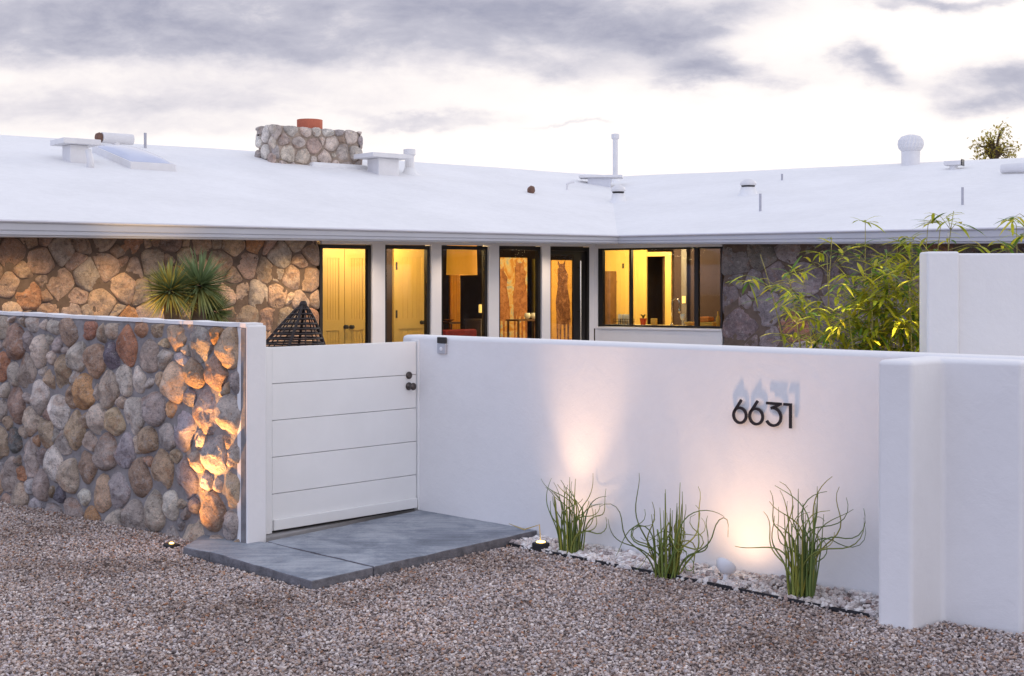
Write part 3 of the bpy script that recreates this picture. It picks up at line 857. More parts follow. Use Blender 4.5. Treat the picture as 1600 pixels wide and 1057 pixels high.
# glazed black front door in the last bay
dA, dB = FL.s(858), FL.s(921); zt2 = hz(dA) - .064
fr = MB(); fr.box(FL, dB + .001, dB + .05, -.09, -.004, .02, zt2); fr.box(FL, dA - .03, dA - .001, -.09, -.004, .02, zt2); fr.box(FL, dB + .05, dA - .03, -.088, -.006, zt2 - .06, zt2 - .001)
door = fr.build('front_door', M['blackframe'], house)
x0 = FL.s(907, -.05); x1 = FL.s(895, -.05)
b = MB(); b.box(FL, dB + .051, x1, -.07, -.03, .03, zt2 - .062); b.box(FL, x1, dA - .031, -.069, -.031, .03, .2); b.box(FL, x1, dA - .031, -.069, -.031, zt2 - .12, zt2 - .063); b.build('door_leaf', M['blackframe'], door)
b = MB(); b.box(FL, x1 - .004, dA - .03, -.052, -.046, .19, zt2 - .11); b.build('pane', M['glass'], door)
hb = MB(); hs_ = FL.s(905, .0)
hb.tube([FL.P(hs_, .03, .5), FL.P(hs_, .03, 2.2)], .011, 8)
for z in (.6, 1.45, 2.1): hb.tube([FL.P(hs_, -.03, z), FL.P(hs_, .03, z)], .009, 8)
hb.build('pull_handle', M['chrome'], door)

# ---- right wing wall: kitchen window over stucco, then dark stone
kA, kB = FR.s(934), FR.s(1128)
kz0 = FR.z(1030, 512); kzt = lambda s: sofR(s) - .005
b = MB(); b.box(FR, 0.02, kB, -.2, 0, 0, kz0 - .035); b.build('apron_wall', M['stucco'], house)
b = MB(); b.box(FR, kA - .02, kB, -.2, .03, kz0 - .034, kz0 - .004); b.build('window_sill', M['trim'], house, bevel=.005)
b = MB(); b.box(FR, 0.0, kA, -.2, .004, kz0 - .033, (kzt(0), kzt(kA))); b.build('post', M['trim'], house)
zK = kzt(kB) - .055
b = MB(); b.box(FR, kA, kB, -.12, .0, zK, (kzt(kA), kzt(kB))); b.build('header', M['trim'], house)
fr = MB(); fw = .05
m1a, m1b = FR.s(982.5), FR.s(985.5); m2a, m2b = FR.s(1084), FR.s(1090)
fr.box(FR, kA + .001, FR.s(941), -.09, -.01, kz0, zK - .001); fr.box(FR, kB - .03, kB - .001, -.09, -.01, kz0, zK - .001)
fr.box(FR, FR.s(941), kB - .03, -.088, -.012, kz0, kz0 + .03); fr.box(FR, FR.s(941), kB - .03, -.088, -.012, zK - .028, zK - .002)
fr.box(FR, m1a, m1b, -.086, -.014, kz0 + .03, zK - .028); fr.box(FR, m2a, m2b, -.086, -.014, kz0 + .03, zK - .028)
w = fr.build('kitchen_window', M['blackframe'], house)
for a, b2 in ((FR.s(941), m1a), (m1b, m2a), (m2b, kB - .03)):
    pn = MB(); pn.box(FR, a - .003, b2 + .003, -.052, -.046, kz0 + .026, zK - .025); pn.build('pane', M['glass'], w)
RSL = 7.5
core = MB(); core.box(FR, kB + .03, kB + RSL, -.25, -.014, 0, (kzt(kB) + .0, kzt(kB + RSL) + .0)); core.build('mortar', M['mortar_house'], house)
mb = MB()
stones(mb, RSL, 2.45, .08, .23, .003, .03, lambda a, b, h: FR.P(kB + a, h - .02, b * (kzt(kB + a) - .003) / 2.45), PAL_RIGHT, 37, rnd=2.8, flat=6.0, chaikin=2, cut=.12, ang=.14, stretch=.85, wob=.015)
mb.build('stone_wall', M['stone_house'], house, smooth=True)

# ---- rooms behind the glass
def room(mbs, name, m): mbs.build(name, M[m], house)
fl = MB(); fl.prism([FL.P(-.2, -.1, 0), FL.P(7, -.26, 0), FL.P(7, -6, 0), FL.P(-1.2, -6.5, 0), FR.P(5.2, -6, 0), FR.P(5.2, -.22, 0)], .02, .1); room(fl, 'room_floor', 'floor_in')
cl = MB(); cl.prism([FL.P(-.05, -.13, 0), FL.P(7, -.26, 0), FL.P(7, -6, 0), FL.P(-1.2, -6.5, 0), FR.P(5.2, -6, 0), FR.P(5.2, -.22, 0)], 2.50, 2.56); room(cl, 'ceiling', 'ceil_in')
def line_x(p, d, q, e):
    c_ = d.x * e.y - d.y * e.x; w = q - p
    return p + d * ((w.x * e.y - w.y * e.x) / c_)
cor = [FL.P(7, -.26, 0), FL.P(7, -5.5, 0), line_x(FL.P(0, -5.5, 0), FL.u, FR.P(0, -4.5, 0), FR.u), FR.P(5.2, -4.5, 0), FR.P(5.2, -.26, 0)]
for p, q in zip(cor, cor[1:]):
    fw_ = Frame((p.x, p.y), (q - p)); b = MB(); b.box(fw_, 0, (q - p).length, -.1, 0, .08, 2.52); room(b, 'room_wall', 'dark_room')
# hall partition with the yellow doors
KD = -1.15
pE = FL.s(676, KD)
b = MB(); b.box(FL, pE, FL.s(470, KD), KD - .1, KD, .1, 2.5); b.build('partition_wall', M['dark_room'], house)
def yellow_door(name, sA, sB, z1, leaves, label, F_=FL, k=KD, knobs=(), hinges=(), panel=True):
    root = thing(name, F_.P((sA + sB) / 2, k + .005, .1), label, 'door')
    w = (sB - sA) / leaves
    for i in range(leaves):
        a, c = sA + w * i + .003, sA + w * (i + 1) - .003
        lf = MB(); lf.box(F_, a, c, k + .002, k + .042, .11, z1); lo = lf.build('door_leaf', M['yellow'], root, bevel=.003)
        if panel:
            tr = MB(); m_ = .085
            for (q0, q1, y0, y1) in ((a + .002, a + m_, .112, z1 - .002), (c - m_, c - .002, .112, z1 - .002), (a + m_, c - m_, z1 - .13, z1 - .002), (a + m_, c - m_, 1.22, 1.36), (a + m_, c - m_, .112, .3)):
                tr.box(F_, q0, q1, k + .0425, k + .054, y0, y1)
            tr.build('stile', M['yellow'], lo)
            gv_ = MB(); nn = 5
            for j in range(1, nn):
                x = a + m_ + (c - a - 2 * m_) * j / nn
                gv_.box(F_, x - .006, x + .006, k + .0422, k + .0465, .31, 1.21); gv_.box(F_, x - .006, x + .006, k + .0422, k + .0465, 1.37, z1 - .135)
            gv_.build('bead', M['yellow'], lo)
    for (px, py) in knobs:
        kb = MB(); kb.lathe(F_.P(F_.s(px, k), k + .055, F_.z(px, py, k)), [(.03, 0), (.03, .006), (.012, .01), (.012, .03), (.028, .04), (.028, .055), (.01, .065)], 12, F_.n)
        kb.build('knob', M['black'], root)
    for (px, py) in hinges:
        hb = MB(); s_ = F_.s(px, k); z_ = F_.z(px, py, k); hb.box(F_, s_ - .012, s_ + .012, k + .055, k + .065, z_ - .055, z_ + .055); hb.build('hinge', M['black'], root)
    return root
zd = FL.z(536, 389, KD)
yellow_door('double_door', FL.s(572, KD), FL.s(497, KD), zd, 2, 'pair of yellow panelled doors behind the leftmost window', knobs=((536, 511), (545, 511)))
yellow_door('yellow_door', FL.s(664, KD), FL.s(612, KD), FL.z(640, 388, KD), 1, 'single yellow door with black hinges behind the second window', knobs=((655, 504),), hinges=((616, 416), (616, 491)))
lamp('hall_light', 'POINT', FL.P(FL.s(560, -.6), -.62, 2.40), 40, (1, .72, .36), size=.12)
lamp('hall_light', 'POINT', FL.P(FL.s(645, -.6), -.62, 2.40), 38, (1, .72, .36), size=.12)

# living room: drum lamp, curtain, chair, paintings
kL = -1.6
sA, sB = FL.s(741, kL), FL.s(702, kL); zA, zB = FL.z(720, 379, kL), FL.z(720, 430, kL)
dl = thing('drum_lamp', FL.P((sA + sB) / 2, kL, zB), 'big orange drum lampshade hanging in the third window', 'lamp')
ds = MB(); r_ = (sB - sA) / 2; ds.lathe(FL.P((sA + sB) / 2, kL, zB), [(r_ * .97, 0), (r_, .002), (r_ * .95, zA - zB), (r_ * .9, zA - zB)], 28); ds.build('lamp_shade', M['orange_shade'], dl, smooth=False)
ds = MB(); ds.tube([FL.P((sA + sB) / 2, kL, zA), FL.P((sA + sB) / 2, kL, 2.5)], .01, 6); ds.build('cord', M['black'], dl)
kc = -2.2
def curtain(a, c, k, z0, z1, m, label):
    cm = MB(); s0_, s1_ = FL.s(c, k), FL.s(a, k); n = 36; vs = []
    for i in range(n + 1):
        t = i / n; s_ = s0_ + (s1_ - s0_) * t; kk = k + .035 * math.sin(t * 26)
        vs += [FL.P(s_, kk, z0), FL.P(s_, kk, z1), FL.P(s_, kk - .006, z0), FL.P(s_, kk - .006, z1)]
    cm.add(vs, [f for i in range(n) for f in ((i * 4, i * 4 + 4, i * 4 + 5, i * 4 + 1), (i * 4 + 2, i * 4 + 3, i * 4 + 7, i * 4 + 6))])
    o = cm.build('curtain', M[m], origin=FL.P(s0_, k, z0), smooth=True, recalc=False); tag(o, label, 'curtain')
curtain(702, 718, kc, .12, 2.45, 'curtain', 'orange curtain hanging below the drum lampshade')
curtain(832, 843, -4.6, .12, FL.z(838, 405, -4.6), 'curtain_y', 'dull yellow curtain in the dark room right of the horse picture')
ch = MB(); kch = -1.3; s0_, s1_ = FL.s(742, kch), FL.s(692, kch); zc = FL.z(715, 515, kch)
cr = thing('red_chair', FL.P((s0_ + s1_) / 2, kch, .1), 'red upholstered chair low in the third window', 'chair')
b = MB(); b.box(FL, s0_, s1_, kch - .06, kch + .06, .45, zc); b.build('backrest', M['red'], cr, bevel=.03)
b = MB(); b.box(FL, s0_ + .01, s1_ - .01, kch - .56, kch - .065, .4, .55); b.build('seat', M['red'], cr, bevel=.03)
for a in (s0_ + .04, s1_ - .04):
    for k in (kch - .5, kch - .02):
        b = MB(); b.tube([FL.P(a, k, .1), FL.P(a, k, .42)], .02, 6); b.build('leg', M['black'], cr)
kt = -2.4; s0_, s1_ = FL.s(760, kt), FL.s(744, kt); z_ = FL.z(752, 499, kt)
tb = thing('side_cabinet', FL.P((s0_ + s1_) / 2, kt, .1), 'grey side cabinet in the right corner of the third window', 'cabinet')
b = MB(); b.box(FL, s0_, s1_, kt - .3, kt + .12, .1, z_ - .03); b.build('body', M['grey_table'], tb, bevel=.006)
b = MB(); b.box(FL, s0_ - .01, s1_ + .01, kt - .31, kt + .14, z_ - .029, z_); b.build('top', M['grey_table'], tb, bevel=.004)
b = MB(); k = -2.6; b.box(FL, FL.s(754.5, k), FL.s(747.5, k), k, k + .05, FL.z(751, 489, k), FL.z(751, 476, k))
o = b.build('lantern', M['lit'], origin=FL.P(FL.s(751, k), k, FL.z(751, 489, k)), bevel=.01); tag(o, 'small glowing lantern on the grey side cabinet', 'lantern')
tb2 = thing('low_table', FL.P(FL.s(697, -1.8), -1.8, .1), 'small table with a brass dish at the left of the third window', 'table')
k = -1.8; a0, a1 = FL.s(707, k), FL.s(690, k); z_ = FL.z(698, 503, k)
b = MB(); b.box(FL, a0, a1, k - .25, k + .2, z_ - .03, z_); b.build('top', M['wood'], tb2)
for a in (a0 + .02, a1 - .02):
    b = MB(); b.tube([FL.P(a, k, .1), FL.P(a, k, z_ - .03)], .015, 6); b.build('leg', M['wood'], tb2)
b = MB(); b.lathe(FL.P((a0 + a1) / 2, k + .05, z_ + .001), [(.03, 0), (.07, .02), (.085, .035), (.075, .03), (.02, .012)], 16)
o = b.build('brass_dish', M['brass'], origin=FL.P((a0 + a1) / 2, k + .05, z_)); tag(o, 'small brass dish on the table beside the orange curtain', 'dish')
# pictures of horses
def ell(cx, cy, rx, ry, rot=0, n=18):
    c_, s_ = math.cos(rot), math.sin(rot)
    return [(cx + rx * math.cos(2 * math.pi * i / n) * c_ - ry * math.sin(2 * math.pi * i / n) * s_, cy + rx * math.cos(2 * math.pi * i / n) * s_ + ry * math.sin(2 * math.pi * i / n) * c_) for i in range(n)]
def picture_mat(name, stops, sc=5):
    m, t, b = new_mat(name); co = t.node('ShaderNodeTexCoord').outputs['Object']
    n = t.noise(co, sc, 6, .65, 1.2).outputs[0]
    t.put(b.inputs['Base Color'], t.ramp(n, stops)); b.inputs['Roughness'].default_value = .7
    return m
M['pic1'] = picture_mat('picture_ground', [(.3, (.50, .16, .03)), (.45, (.68, .30, .05)), (.55, (.72, .52, .22)), (.62, (.35, .42, .40)), (.75, (.60, .28, .06))])
M['pic2'] = picture_mat('picture_ground_dark', [(.3, (.42, .18, .03)), (.5, (.65, .33, .06)), (.7, (.5, .26, .06))])
M['horse1'] = picture_mat('horse_paint', [(.3, (.16, .04, .012)), (.5, (.42, .15, .04)), (.7, (.58, .26, .09))], 9)
M['horse2'] = picture_mat('dark_horse_paint', [(.3, (.04, .014, .008)), (.5, (.16, .055, .02)), (.72, (.40, .19, .09))], 9)
def horse(mb, F_, k, cx, z0, W, H, lean=0, lo=-99, hi=99):
    """a horse seen head-on: ears, long face, neck, chest, legs"""
    P = lambda pts, dk: mb.plate(F_, [(min(hi, max(lo, cx + x * W * (1.9 if y > .57 and abs(x) < .13 else 1))), z0 + y * H) for x, y in pts], k, k + dk)
    P([(-.34, .12), (-.30, .42), (-.22, .58), (-.1, .66), (.1, .66), (.24, .56), (.3, .4), (.26, .2), (.16, .1), (-.1, .08)], .003)
    P([(-.16, .55), (-.12, .80), (-.02, .92), (.12, .88), (.18, .6)], .0045)
    P([(-.06 + lean, .95), (-.09 + lean, .80), (-.05 + lean, .64), (.0 + lean, .575), (.06 + lean, .58), (.10 + lean, .66), (.11 + lean, .82), (.08 + lean, .95)], .006)
    P([(-.07 + lean, .94), (-.075 + lean, 1.0), (-.03 + lean, .95)], .0052); P([(.05 + lean, .95), (.09 + lean, 1.0), (.095 + lean, .93)], .0052)
    for x in (-.24, -.08, .1, .22): P([(x - .055, .2), (x + .055, .2), (x + .03, -.12), (x + .035, -.3), (x - .03, -.3), (x - .03, -.12)], .0025)
def picture(px0, px1, py0, py1, k, label, m, hm, horses):
    s0_, s1_ = FL.s(px1, k), FL.s(px0, k); zt3, zb3 = FL.z((px0 + px1) / 2, py0, k), FL.z((px0 + px1) / 2, py1, k)
    root = thing('horse_picture', FL.P((s0_ + s1_) / 2, k, zb3), label, 'picture', 'horse pictures in the living room')
    b = MB(); b.box(FL, s0_, s1_, k, k + .03, zb3, zt3); b.build('canvas', M[m], root)
    W, H = s1_ - s0_, zt3 - zb3
    for (cx, w, h, y, ln) in horses:
        b = MB(); horse(b, FL, k + .0315, s0_ + W * (1 - cx), zb3 + H * y, W * w, H * h, ln, s0_ + .004, s1_ - .004); b.build('painted_horse', M[hm], root)
    return root
picture(776, 822, 403, 560, -2.9, 'warm orange picture of brown horses in the fourth window', 'pic1', 'horse1', [(.76, .85, .62, .36, 0), (.14, .8, .6, .32, .03)])
picture(860, 893, 407, 560, -2.4, 'orange picture of one dark horse seen through the front door', 'pic2', 'horse2', [(.52, 1.1, .72, .28, .02)])
lamp('picture_light', 'SPOT', FL.P(FL.s(800, -1.6), -1.7, 2.4), 50, (1, .72, .38), target=FL.P(FL.s(800, -2.9), -2.9, 1.6), spot=80, blend=.8, size=.05)
lamp('picture_light', 'SPOT', FL.P(FL.s(878, -1.4), -1.4, 2.4), 40, (1, .72, .38), target=FL.P(FL.s(876, -2.4), -2.4, 1.7), spot=70, blend=.8, size=.05)
# console with crystal bowls
k = -2.1; a0, a1 = FL.s(845, k), FL.s(800, k); z_ = FL.z(830, 499, k)
ct = thing('console_table', FL.P((a0 + a1) / 2, k, .1), 'narrow console table in front of the orange horse picture', 'table')
b = MB(); b.box(FL, a0, a1, k - .16, k + .16, z_ - .025, z_); b.build('table_top', M['wood'], ct)
for a in (a0 + .03, a1 - .03):
    for kk in (k - .13, k + .13):
        b = MB(); b.box(FL, a - .012, a + .012, kk - .012, kk + .012, .1, z_ - .025); b.build('leg', M['wood'], ct)
for i, (px, rr) in enumerate(((826, .05), (834, .045), (841, .055))):
    b = MB(); b.lathe(FL.P(FL.s(px, k), k + .03 * (i - 1), z_ + .001), [(.02, 0), (rr, .03), (rr * 1.05, .07), (rr * .8, .1), (rr * .7, .1), (rr * .9, .06), (.01, .02)], 14)
    o = b.build('crystal_bowl', M['crystal'], origin=FL.P(FL.s(px, k), k, z_), smooth=True)
    tag(o, ['leftmost of three glinting bowls on the console table', 'smallest glinting bowl, in the middle on the console table', 'rightmost of three glinting bowls on the console table'][i], 'bowl', 'glinting bowls on the console table')
lamp('room_light', 'POINT', FL.P(FL.s(800, -1.5), -1.3, 2.35), 9, (1, .7, .36), size=.1)
lamp('lamp_bulb', 'POINT', FL.P((sA + sB) / 2, kL + .0, zB - .08), 5, (1, .6, .22), size=.06)

# kitchen
kk = -2.6
zKf = lambda px, py, k=kk: FR.z(px, py, k)
yd = thing('pantry_doors', FR.P(FR.s(975, kk), kk, .1), 'bright yellow pantry doors at the left of the kitchen window', 'door')
b = MB(); b.box(FR, FR.s(936, kk), FR.s(984, kk), kk, kk + .04, .1, 2.5); b.build('door_leaf', M['yellow'], yd, bevel=.003)
b = MB(); b.box(FR, FR.s(986, kk), FR.s(1012, kk), kk, kk + .04, .1, FR.z(1000, 391, kk)); pd = b.build('door_leaf', M['yellow'], yd, bevel=.003)
b = MB()
for px in (945, 955, 962, 969, 976, 992, 999, 1005): b.box(FR, FR.s(px, kk + .04), FR.s(px, kk + .04) + .012, kk + .0405, kk + .046, .3, 2.2)
b.build('bead', M['yellow'], yd)
for (px, py) in ((974, 416), (986, 459)):
    b = MB(); s_ = FR.s(px, kk + .04); b.box(FR, s_ - .014, s_ + .014, kk + .041, kk + .055, zKf(px, py + 4), zKf(px, py - 4)); b.build('hinge', M['black'], yd)
b = MB(); s_ = FR.s(961, kk + .04); b.box(FR, s_ - .05, s_ + .05, kk + .047, kk + .06, zKf(961, 441.2), zKf(961, 440)); b.build('pull', M['black'], yd)
b = MB(); b.box(FR, FR.s(940, kk + .3), FR.s(953, kk + .3), kk + .06, kk + .3, .1, zKf(947, 424, kk + .3)); o = b.build('tall_cabinet', M['wood'], origin=FR.P(FR.s(946, kk), kk, .1), bevel=.005); tag(o, 'brown wooden cabinet standing before the yellow pantry doors', 'cabinet')
cz = thing('yellow_doorway', FR.P(FR.s(1030, kk), kk, .1), 'yellow framed doorway to a dark room in the kitchen', 'doorway')
b = MB(); zt4, zt5 = zKf(1030, 394), zKf(1030, 401)
b.box(FR, FR.s(1013, kk), FR.s(1051, kk), kk, kk + .05, zt5, zt4); b.box(FR, FR.s(1041, kk), FR.s(1051, kk), kk, kk + .05, .1, zt5 - .001); b.build('door_casing', M['yellow'], cz, bevel=.003)
b = MB(); b.box(FR, FR.s(1013, kk), FR.s(1041, kk), kk - .6, kk - .55, .1, zt5); b.build('inner_wall', M['wood'], cz)
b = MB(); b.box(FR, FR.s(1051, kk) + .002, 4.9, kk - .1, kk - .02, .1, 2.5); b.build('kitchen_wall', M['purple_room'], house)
b = MB(); b.box(FR, FR.s(1067, kk), FR.s(1075, kk), kk, kk + .06, .1, 2.5); b.build('wall_post', M['grey_table'], house)
b = MB(); s_ = FR.s(1068.5, kk + .07); b.box(FR, s_ - .03, s_ + .03, kk + .062, kk + .075, zKf(1068, 474), zKf(1068, 463)); o = b.build('wall_switch', M['lit'], origin=FR.P(s_, kk, 1.4)); tag(o, 'wall switch with a painted-on glow on the grey post in the kitchen', 'switch')  # switch is no lamp; its brightness is put in as emission
b = MB(); b.box(FR, FR.s(1126, -1.2), FR.s(1126, -1.2) + .5, -1.25, -1.2, .1, zKf(1125, 412, -1.2)); b.build('kitchen_cabinet', M['yellow'], house)
# counter under the window with things on it
czt = kz0 + .012
ck = thing('kitchen_counter', FR.P((kA + kB) / 2, -.5, .1), 'kitchen counter just inside the window', 'counter')
b = MB(); b.box(FR, kA + .03, kB + .3, -.85, -.22, czt - .04, czt); b.build('counter_top', M['counter'], ck, bevel=.006)
b = MB(); b.box(FR, kA + .04, kB + .29, -.83, -.24, .1, czt - .041); b.build('counter_base', M['wood'], ck)
def on_counter(px, k=-.4): return FR.P(FR.s(px, k), k, czt + .001)
def lat(name, px, prof, m, label, cat, k=-.4, parent=None):
    p = on_counter(px, k); b = MB(); b.lathe(p, prof, 16); o = b.build(name, M[m], origin=p, smooth=True); return tag(o, label, cat)
pot = thing('potted_plant', on_counter(1005), 'little green plant in a red pot on the counter', 'plant')
b = MB(); b.lathe(on_counter(1005), [(.035, 0), (.05, .09), (.056, .09), (.056, .105), (.045, .105), (.04, .09)], 16); b.build('pot', M['redpot'], pot, smooth=False)
b = MB()
for i in range(16):
    a = random.uniform(0, 6.28); b.blade(on_counter(1005) + Vector((0, 0, .1)), (math.cos(a) * .6, math.sin(a) * .6, 1), .1, .03, None, .2)
b.build('leaves', M['plantgreen'], pot, recalc=False)
lat('candle', 1022, [(.05, 0), (.05, .1), (.045, .105), (.005, .1)], 'towel', 'stubby yellow candle jar right of the red pot', 'candle')
fc = on_counter(1050, -.33)
b = MB(); arcp = [fc + Vector((0, 0, 0)), fc + Vector((0, 0, .34))] + [fc + FR.u * (.06 - .06 * math.cos(R(a))) + Vector((0, 0, .34 + .06 * math.sin(R(a)))) for a in range(20, 181, 20)] + [fc + FR.u * .12 + Vector((0, 0, .24))]
b.tube(arcp, .012, 8); b.lathe(fc, [(.028, 0), (.026, .03), (.013, .04)], 12); b.tube([fc + FR.u * .12 + Vector((0, 0, .27)), fc + FR.u * .12 + Vector((0, 0, .19))], .018, 8)
o = b.build('kitchen_faucet', M['chrome'], origin=fc, smooth=True); tag(o, 'tall gooseneck kitchen faucet behind the window', 'faucet')
lat('wine_glass', 1067, [(.034, 0), (.034, .004), (.005, .01), (.005, .08), (.03, .1), (.042, .14), (.036, .18), (.034, .18), (.039, .14), (.004, .1)], 'crystal', 'stemmed wine glass on the counter right of the faucet', 'glass', k=-.35)
wr = thing('wire_rack', on_counter(975), 'black wire rack holding glasses at the left of the kitchen window', 'rack')
b = MB(); base = on_counter(975)
for i in range(8):
    x = -.13 + .26 * i / 7
    b.tube([base + FR.u * x + FR.n * .07, base + FR.u * x + FR.n * .08 + Vector((0, 0, .09))], .004, 5)
    b.tube([base + FR.u * x - FR.n * .07, base + FR.u * x - FR.n * .08 + Vector((0, 0, .09))], .004, 5)
for z in (.01, .05, .09):
    for sg in (1, -1): b.tube([base - FR.u * .14 + FR.n * .075 * sg + Vector((0, 0, z)), base + FR.u * .14 + FR.n * .075 * sg + Vector((0, 0, z))], .004, 5)
b.build('wire_basket', M['black'], wr)
for i, x in enumerate((-.07, .0, .07)):
    b = MB(); b.lathe(base + FR.u * x + Vector((0, 0, .012)), [(.03, 0), (.034, .12), (.03, .15), (.026, .15), (.028, .02)], 12); b.build('tumbler', M['crystal'], wr, smooth=True)
def towels(px0, px1, z0, z1, m, label, k=-.42, w=.1):
    b = MB(); b.box(FR, FR.s(px0, k), FR.s(px1, k), k - w, k + w, czt + z0, czt + z1); o = b.build('folded_towel', M[m], origin=FR.P(FR.s(px0, k), k, czt + z0), bevel=.018, seg=3); tag(o, label, 'towel', 'folded towels on the kitchen counter')
towels(1092, 1118, .002, .07, 'towel', 'wide yellow folded towel on the counter, bottom of the pile')
towels(1094, 1112, .072, .14, 'towel_o', 'orange folded towel on top of the towel pile')
lat('yellow_bowl', 1078, [(.03, 0), (.07, .03), (.085, .06), (.075, .055), (.02, .02)], 'towel', 'shallow yellow bowl on the counter between wine glass and mullion', 'bowl', k=-.45)
lat('amber_bottle', 1122, [(.03, 0), (.032, .12), (.012, .17), (.012, .22), (.005, .22)], 'curtain', 'amber bottle at the right end of the kitchen counter', 'bottle', k=-.3)
lamp('kitchen_light', 'POINT', FR.P(FR.s(985, -1.5), -1.5, 2.38), 185, (1, .74, .36), size=.12)
lamp('kitchen_light', 'POINT', FR.P(FR.s(1100, -1.2), -1.0, 2.38), 16, (1, .74, .36), size=.12)

# soffit downlights over the left stone wall
for px, pw_ in ((487, 75), (350, 34), (190, 44), (50, 44), (590, 34), (735, 26), (880, 34)):
    s_ = FL.s(px, .5); p = FL.P(s_, .5, sofL(s_) - .014)
    dlm = MB(); dlm.lathe(p, [(.05, 0), (.05, .02), (.01, .021)], 16); o = dlm.build('soffit_light', M['lens_w'], house)
    lamp('soffit_spot', 'SPOT', p - Vector((0, 0, .01)), pw_, (1, .66, .30) if px < 500 else (1, .78, .58), parent=house, target=FL.P(s_, .16, 0.0), spot=130, blend=.9, size=.04)

for px, pw_ in ((1010, 22),):
    s_ = FR.s(px, .5); p = FR.P(s_, .5, sofR(s_) - .014)
    dlm = MB(); dlm.lathe(p, [(.05, 0), (.05, .02), (.01, .021)], 16); o = dlm.build('soffit_light', M['lens_w'], house)
    lamp('soffit_spot', 'SPOT', p - Vector((0, 0, .01)), pw_, (1, .80, .62), parent=house, target=FR.P(s_, .16, 0.0), spot=130, blend=.9, size=.04)

# ================================================================== ROOFTOP
def roof_hit(px, py):
    lo, hi = 12.0, 34.0; last = None; d = lo
    while d < hi:
        p = PX(px, py, d)
        if p.z <= roofz(p):
            a, b = d - .1, d
            for _ in range(20):
                m = (a + b) / 2; q = PX(px, py, m)
                if q.z <= roofz(q): b = m
                else: a = m
            q = PX(px, py, b); return q
        d += .1
    return None
def near_ridge(px, py, E, k):
    """point on the roof under a pixel column at a set distance back from the eave"""
    f = Frame(C - E.n * k, E.u); p = f.P(f.s(px), 0, 0); p.z = roofz(p); return p
def mpx(n, p): return n * p.y / F
FLd = Frame(V2(0, 0), UL); FRd = Frame(V2(0, 0), UR)
def at(F_, p): f = Frame((p.x, p.y), F_.u); f.O.z = p.z; return f
Zup = Vector((0, 0, 1))
# box vent with flat cap, far left
p = roof_hit(118, 252); f = at(FL, p)
v = thing('box_vent', p, 'flat capped white box vent at the far left of the roof', 'roof vent')
w = mpx(15, p)
b = MB(); b.box(f, -w, w, -w * 1.1, w * 1.1, -.12, mpx(24, p)); b.build('vent_box', M['duct'], v, bevel=.01)
b = MB(); b.box(f, -w * 2.0, w * 2.0, -w * 1.9, w * 1.9, mpx(24, p) + .001, mpx(33, p)); b.build('vent_cap', M['duct'], v, bevel=.01)
p = roof_hit(141, 262); b = MB(); r_ = mpx(5, p)
b.tube([p + Zup * -.05, p + Zup * mpx(12, p), p + Zup * mpx(28, p) + Vector((-.03, 0, 0))], [r_ * 1.3, r_, r_], 12)
o = b.build('vent_pipe', M['duct'], origin=p, smooth=True); tag(o, 'stubby white pipe beside the far left box vent', 'pipe')
# duct lying behind
p = near_ridge(182, 225, EL, 5.6); f = at(FL, p); r_ = mpx(8.5, p); zc = zat(217, p.y) - p.z
v = thing('roof_duct', p, 'white horizontal duct with a brown end cap by the left ridge', 'duct')
b = MB(); b.tube([f.P(-mpx(26, p) * 1.0, 0, zc), f.P(mpx(24, p), 0, zc)], r_, 16); b.tube([f.P(0, 0, -.1), f.P(0, 0, zc)], r_ * .7, 10); b.build('duct_body', M['duct'], v)
b = MB(); b.lathe(f.P(mpx(24.5, p), 0, zc), [(r_ * .8, 0), (r_ * .95, .03), (r_ * .7, .08), (.01, .1)], 14, f.u); b.build('end_cap', M['rusty'], v)
# skylight
p = roof_hit(213, 255); f = at(FL, p)
slp = lambda k: -k * SL_
v = thing('skylight', p, 'domed plastic skylight lying on the left roof slope', 'skylight')
hw, hd = mpx(37, p), 1.02
def slab_on(mb, s0, s1, k0, k1, h0, h1):
    vs = [f.P(a, k, slp(k) + h) for a in (s0, s1) for k in (k0, k1) for h in (h0, h1)]
    mb.add(vs, [(0, 1, 3, 2), (4, 6, 7, 5), (0, 4, 5, 1), (2, 3, 7, 6), (0, 2, 6, 4), (1, 5, 7, 3)])
b = MB(); slab_on(b, -hw, hw, -hd * .75, hd * .55, -.08, .10); b.build('curb', M['duct'], v, bevel=.008)
b = MB(); n = 12; vs = []; fs = []
for i in range(n + 1):
    for j in range(n + 1):
        a, c = i / n * 2 - 1, j / n * 2 - 1
        k = -hd * .1 + c * hd * .62
        vs.append(f.P(a * hw * .95, k, slp(k) + .101 + .085 * (max(0, (1 - a * a) * (1 - c * c))) ** .55))
for i in range(n):
    for j in range(n): fs.append((i * (n + 1) + j, (i + 1) * (n + 1) + j, (i + 1) * (n + 1) + j + 1, i * (n + 1) + j + 1))
b.add(vs, fs); b.build('dome', M['dome'], v, smooth=True)
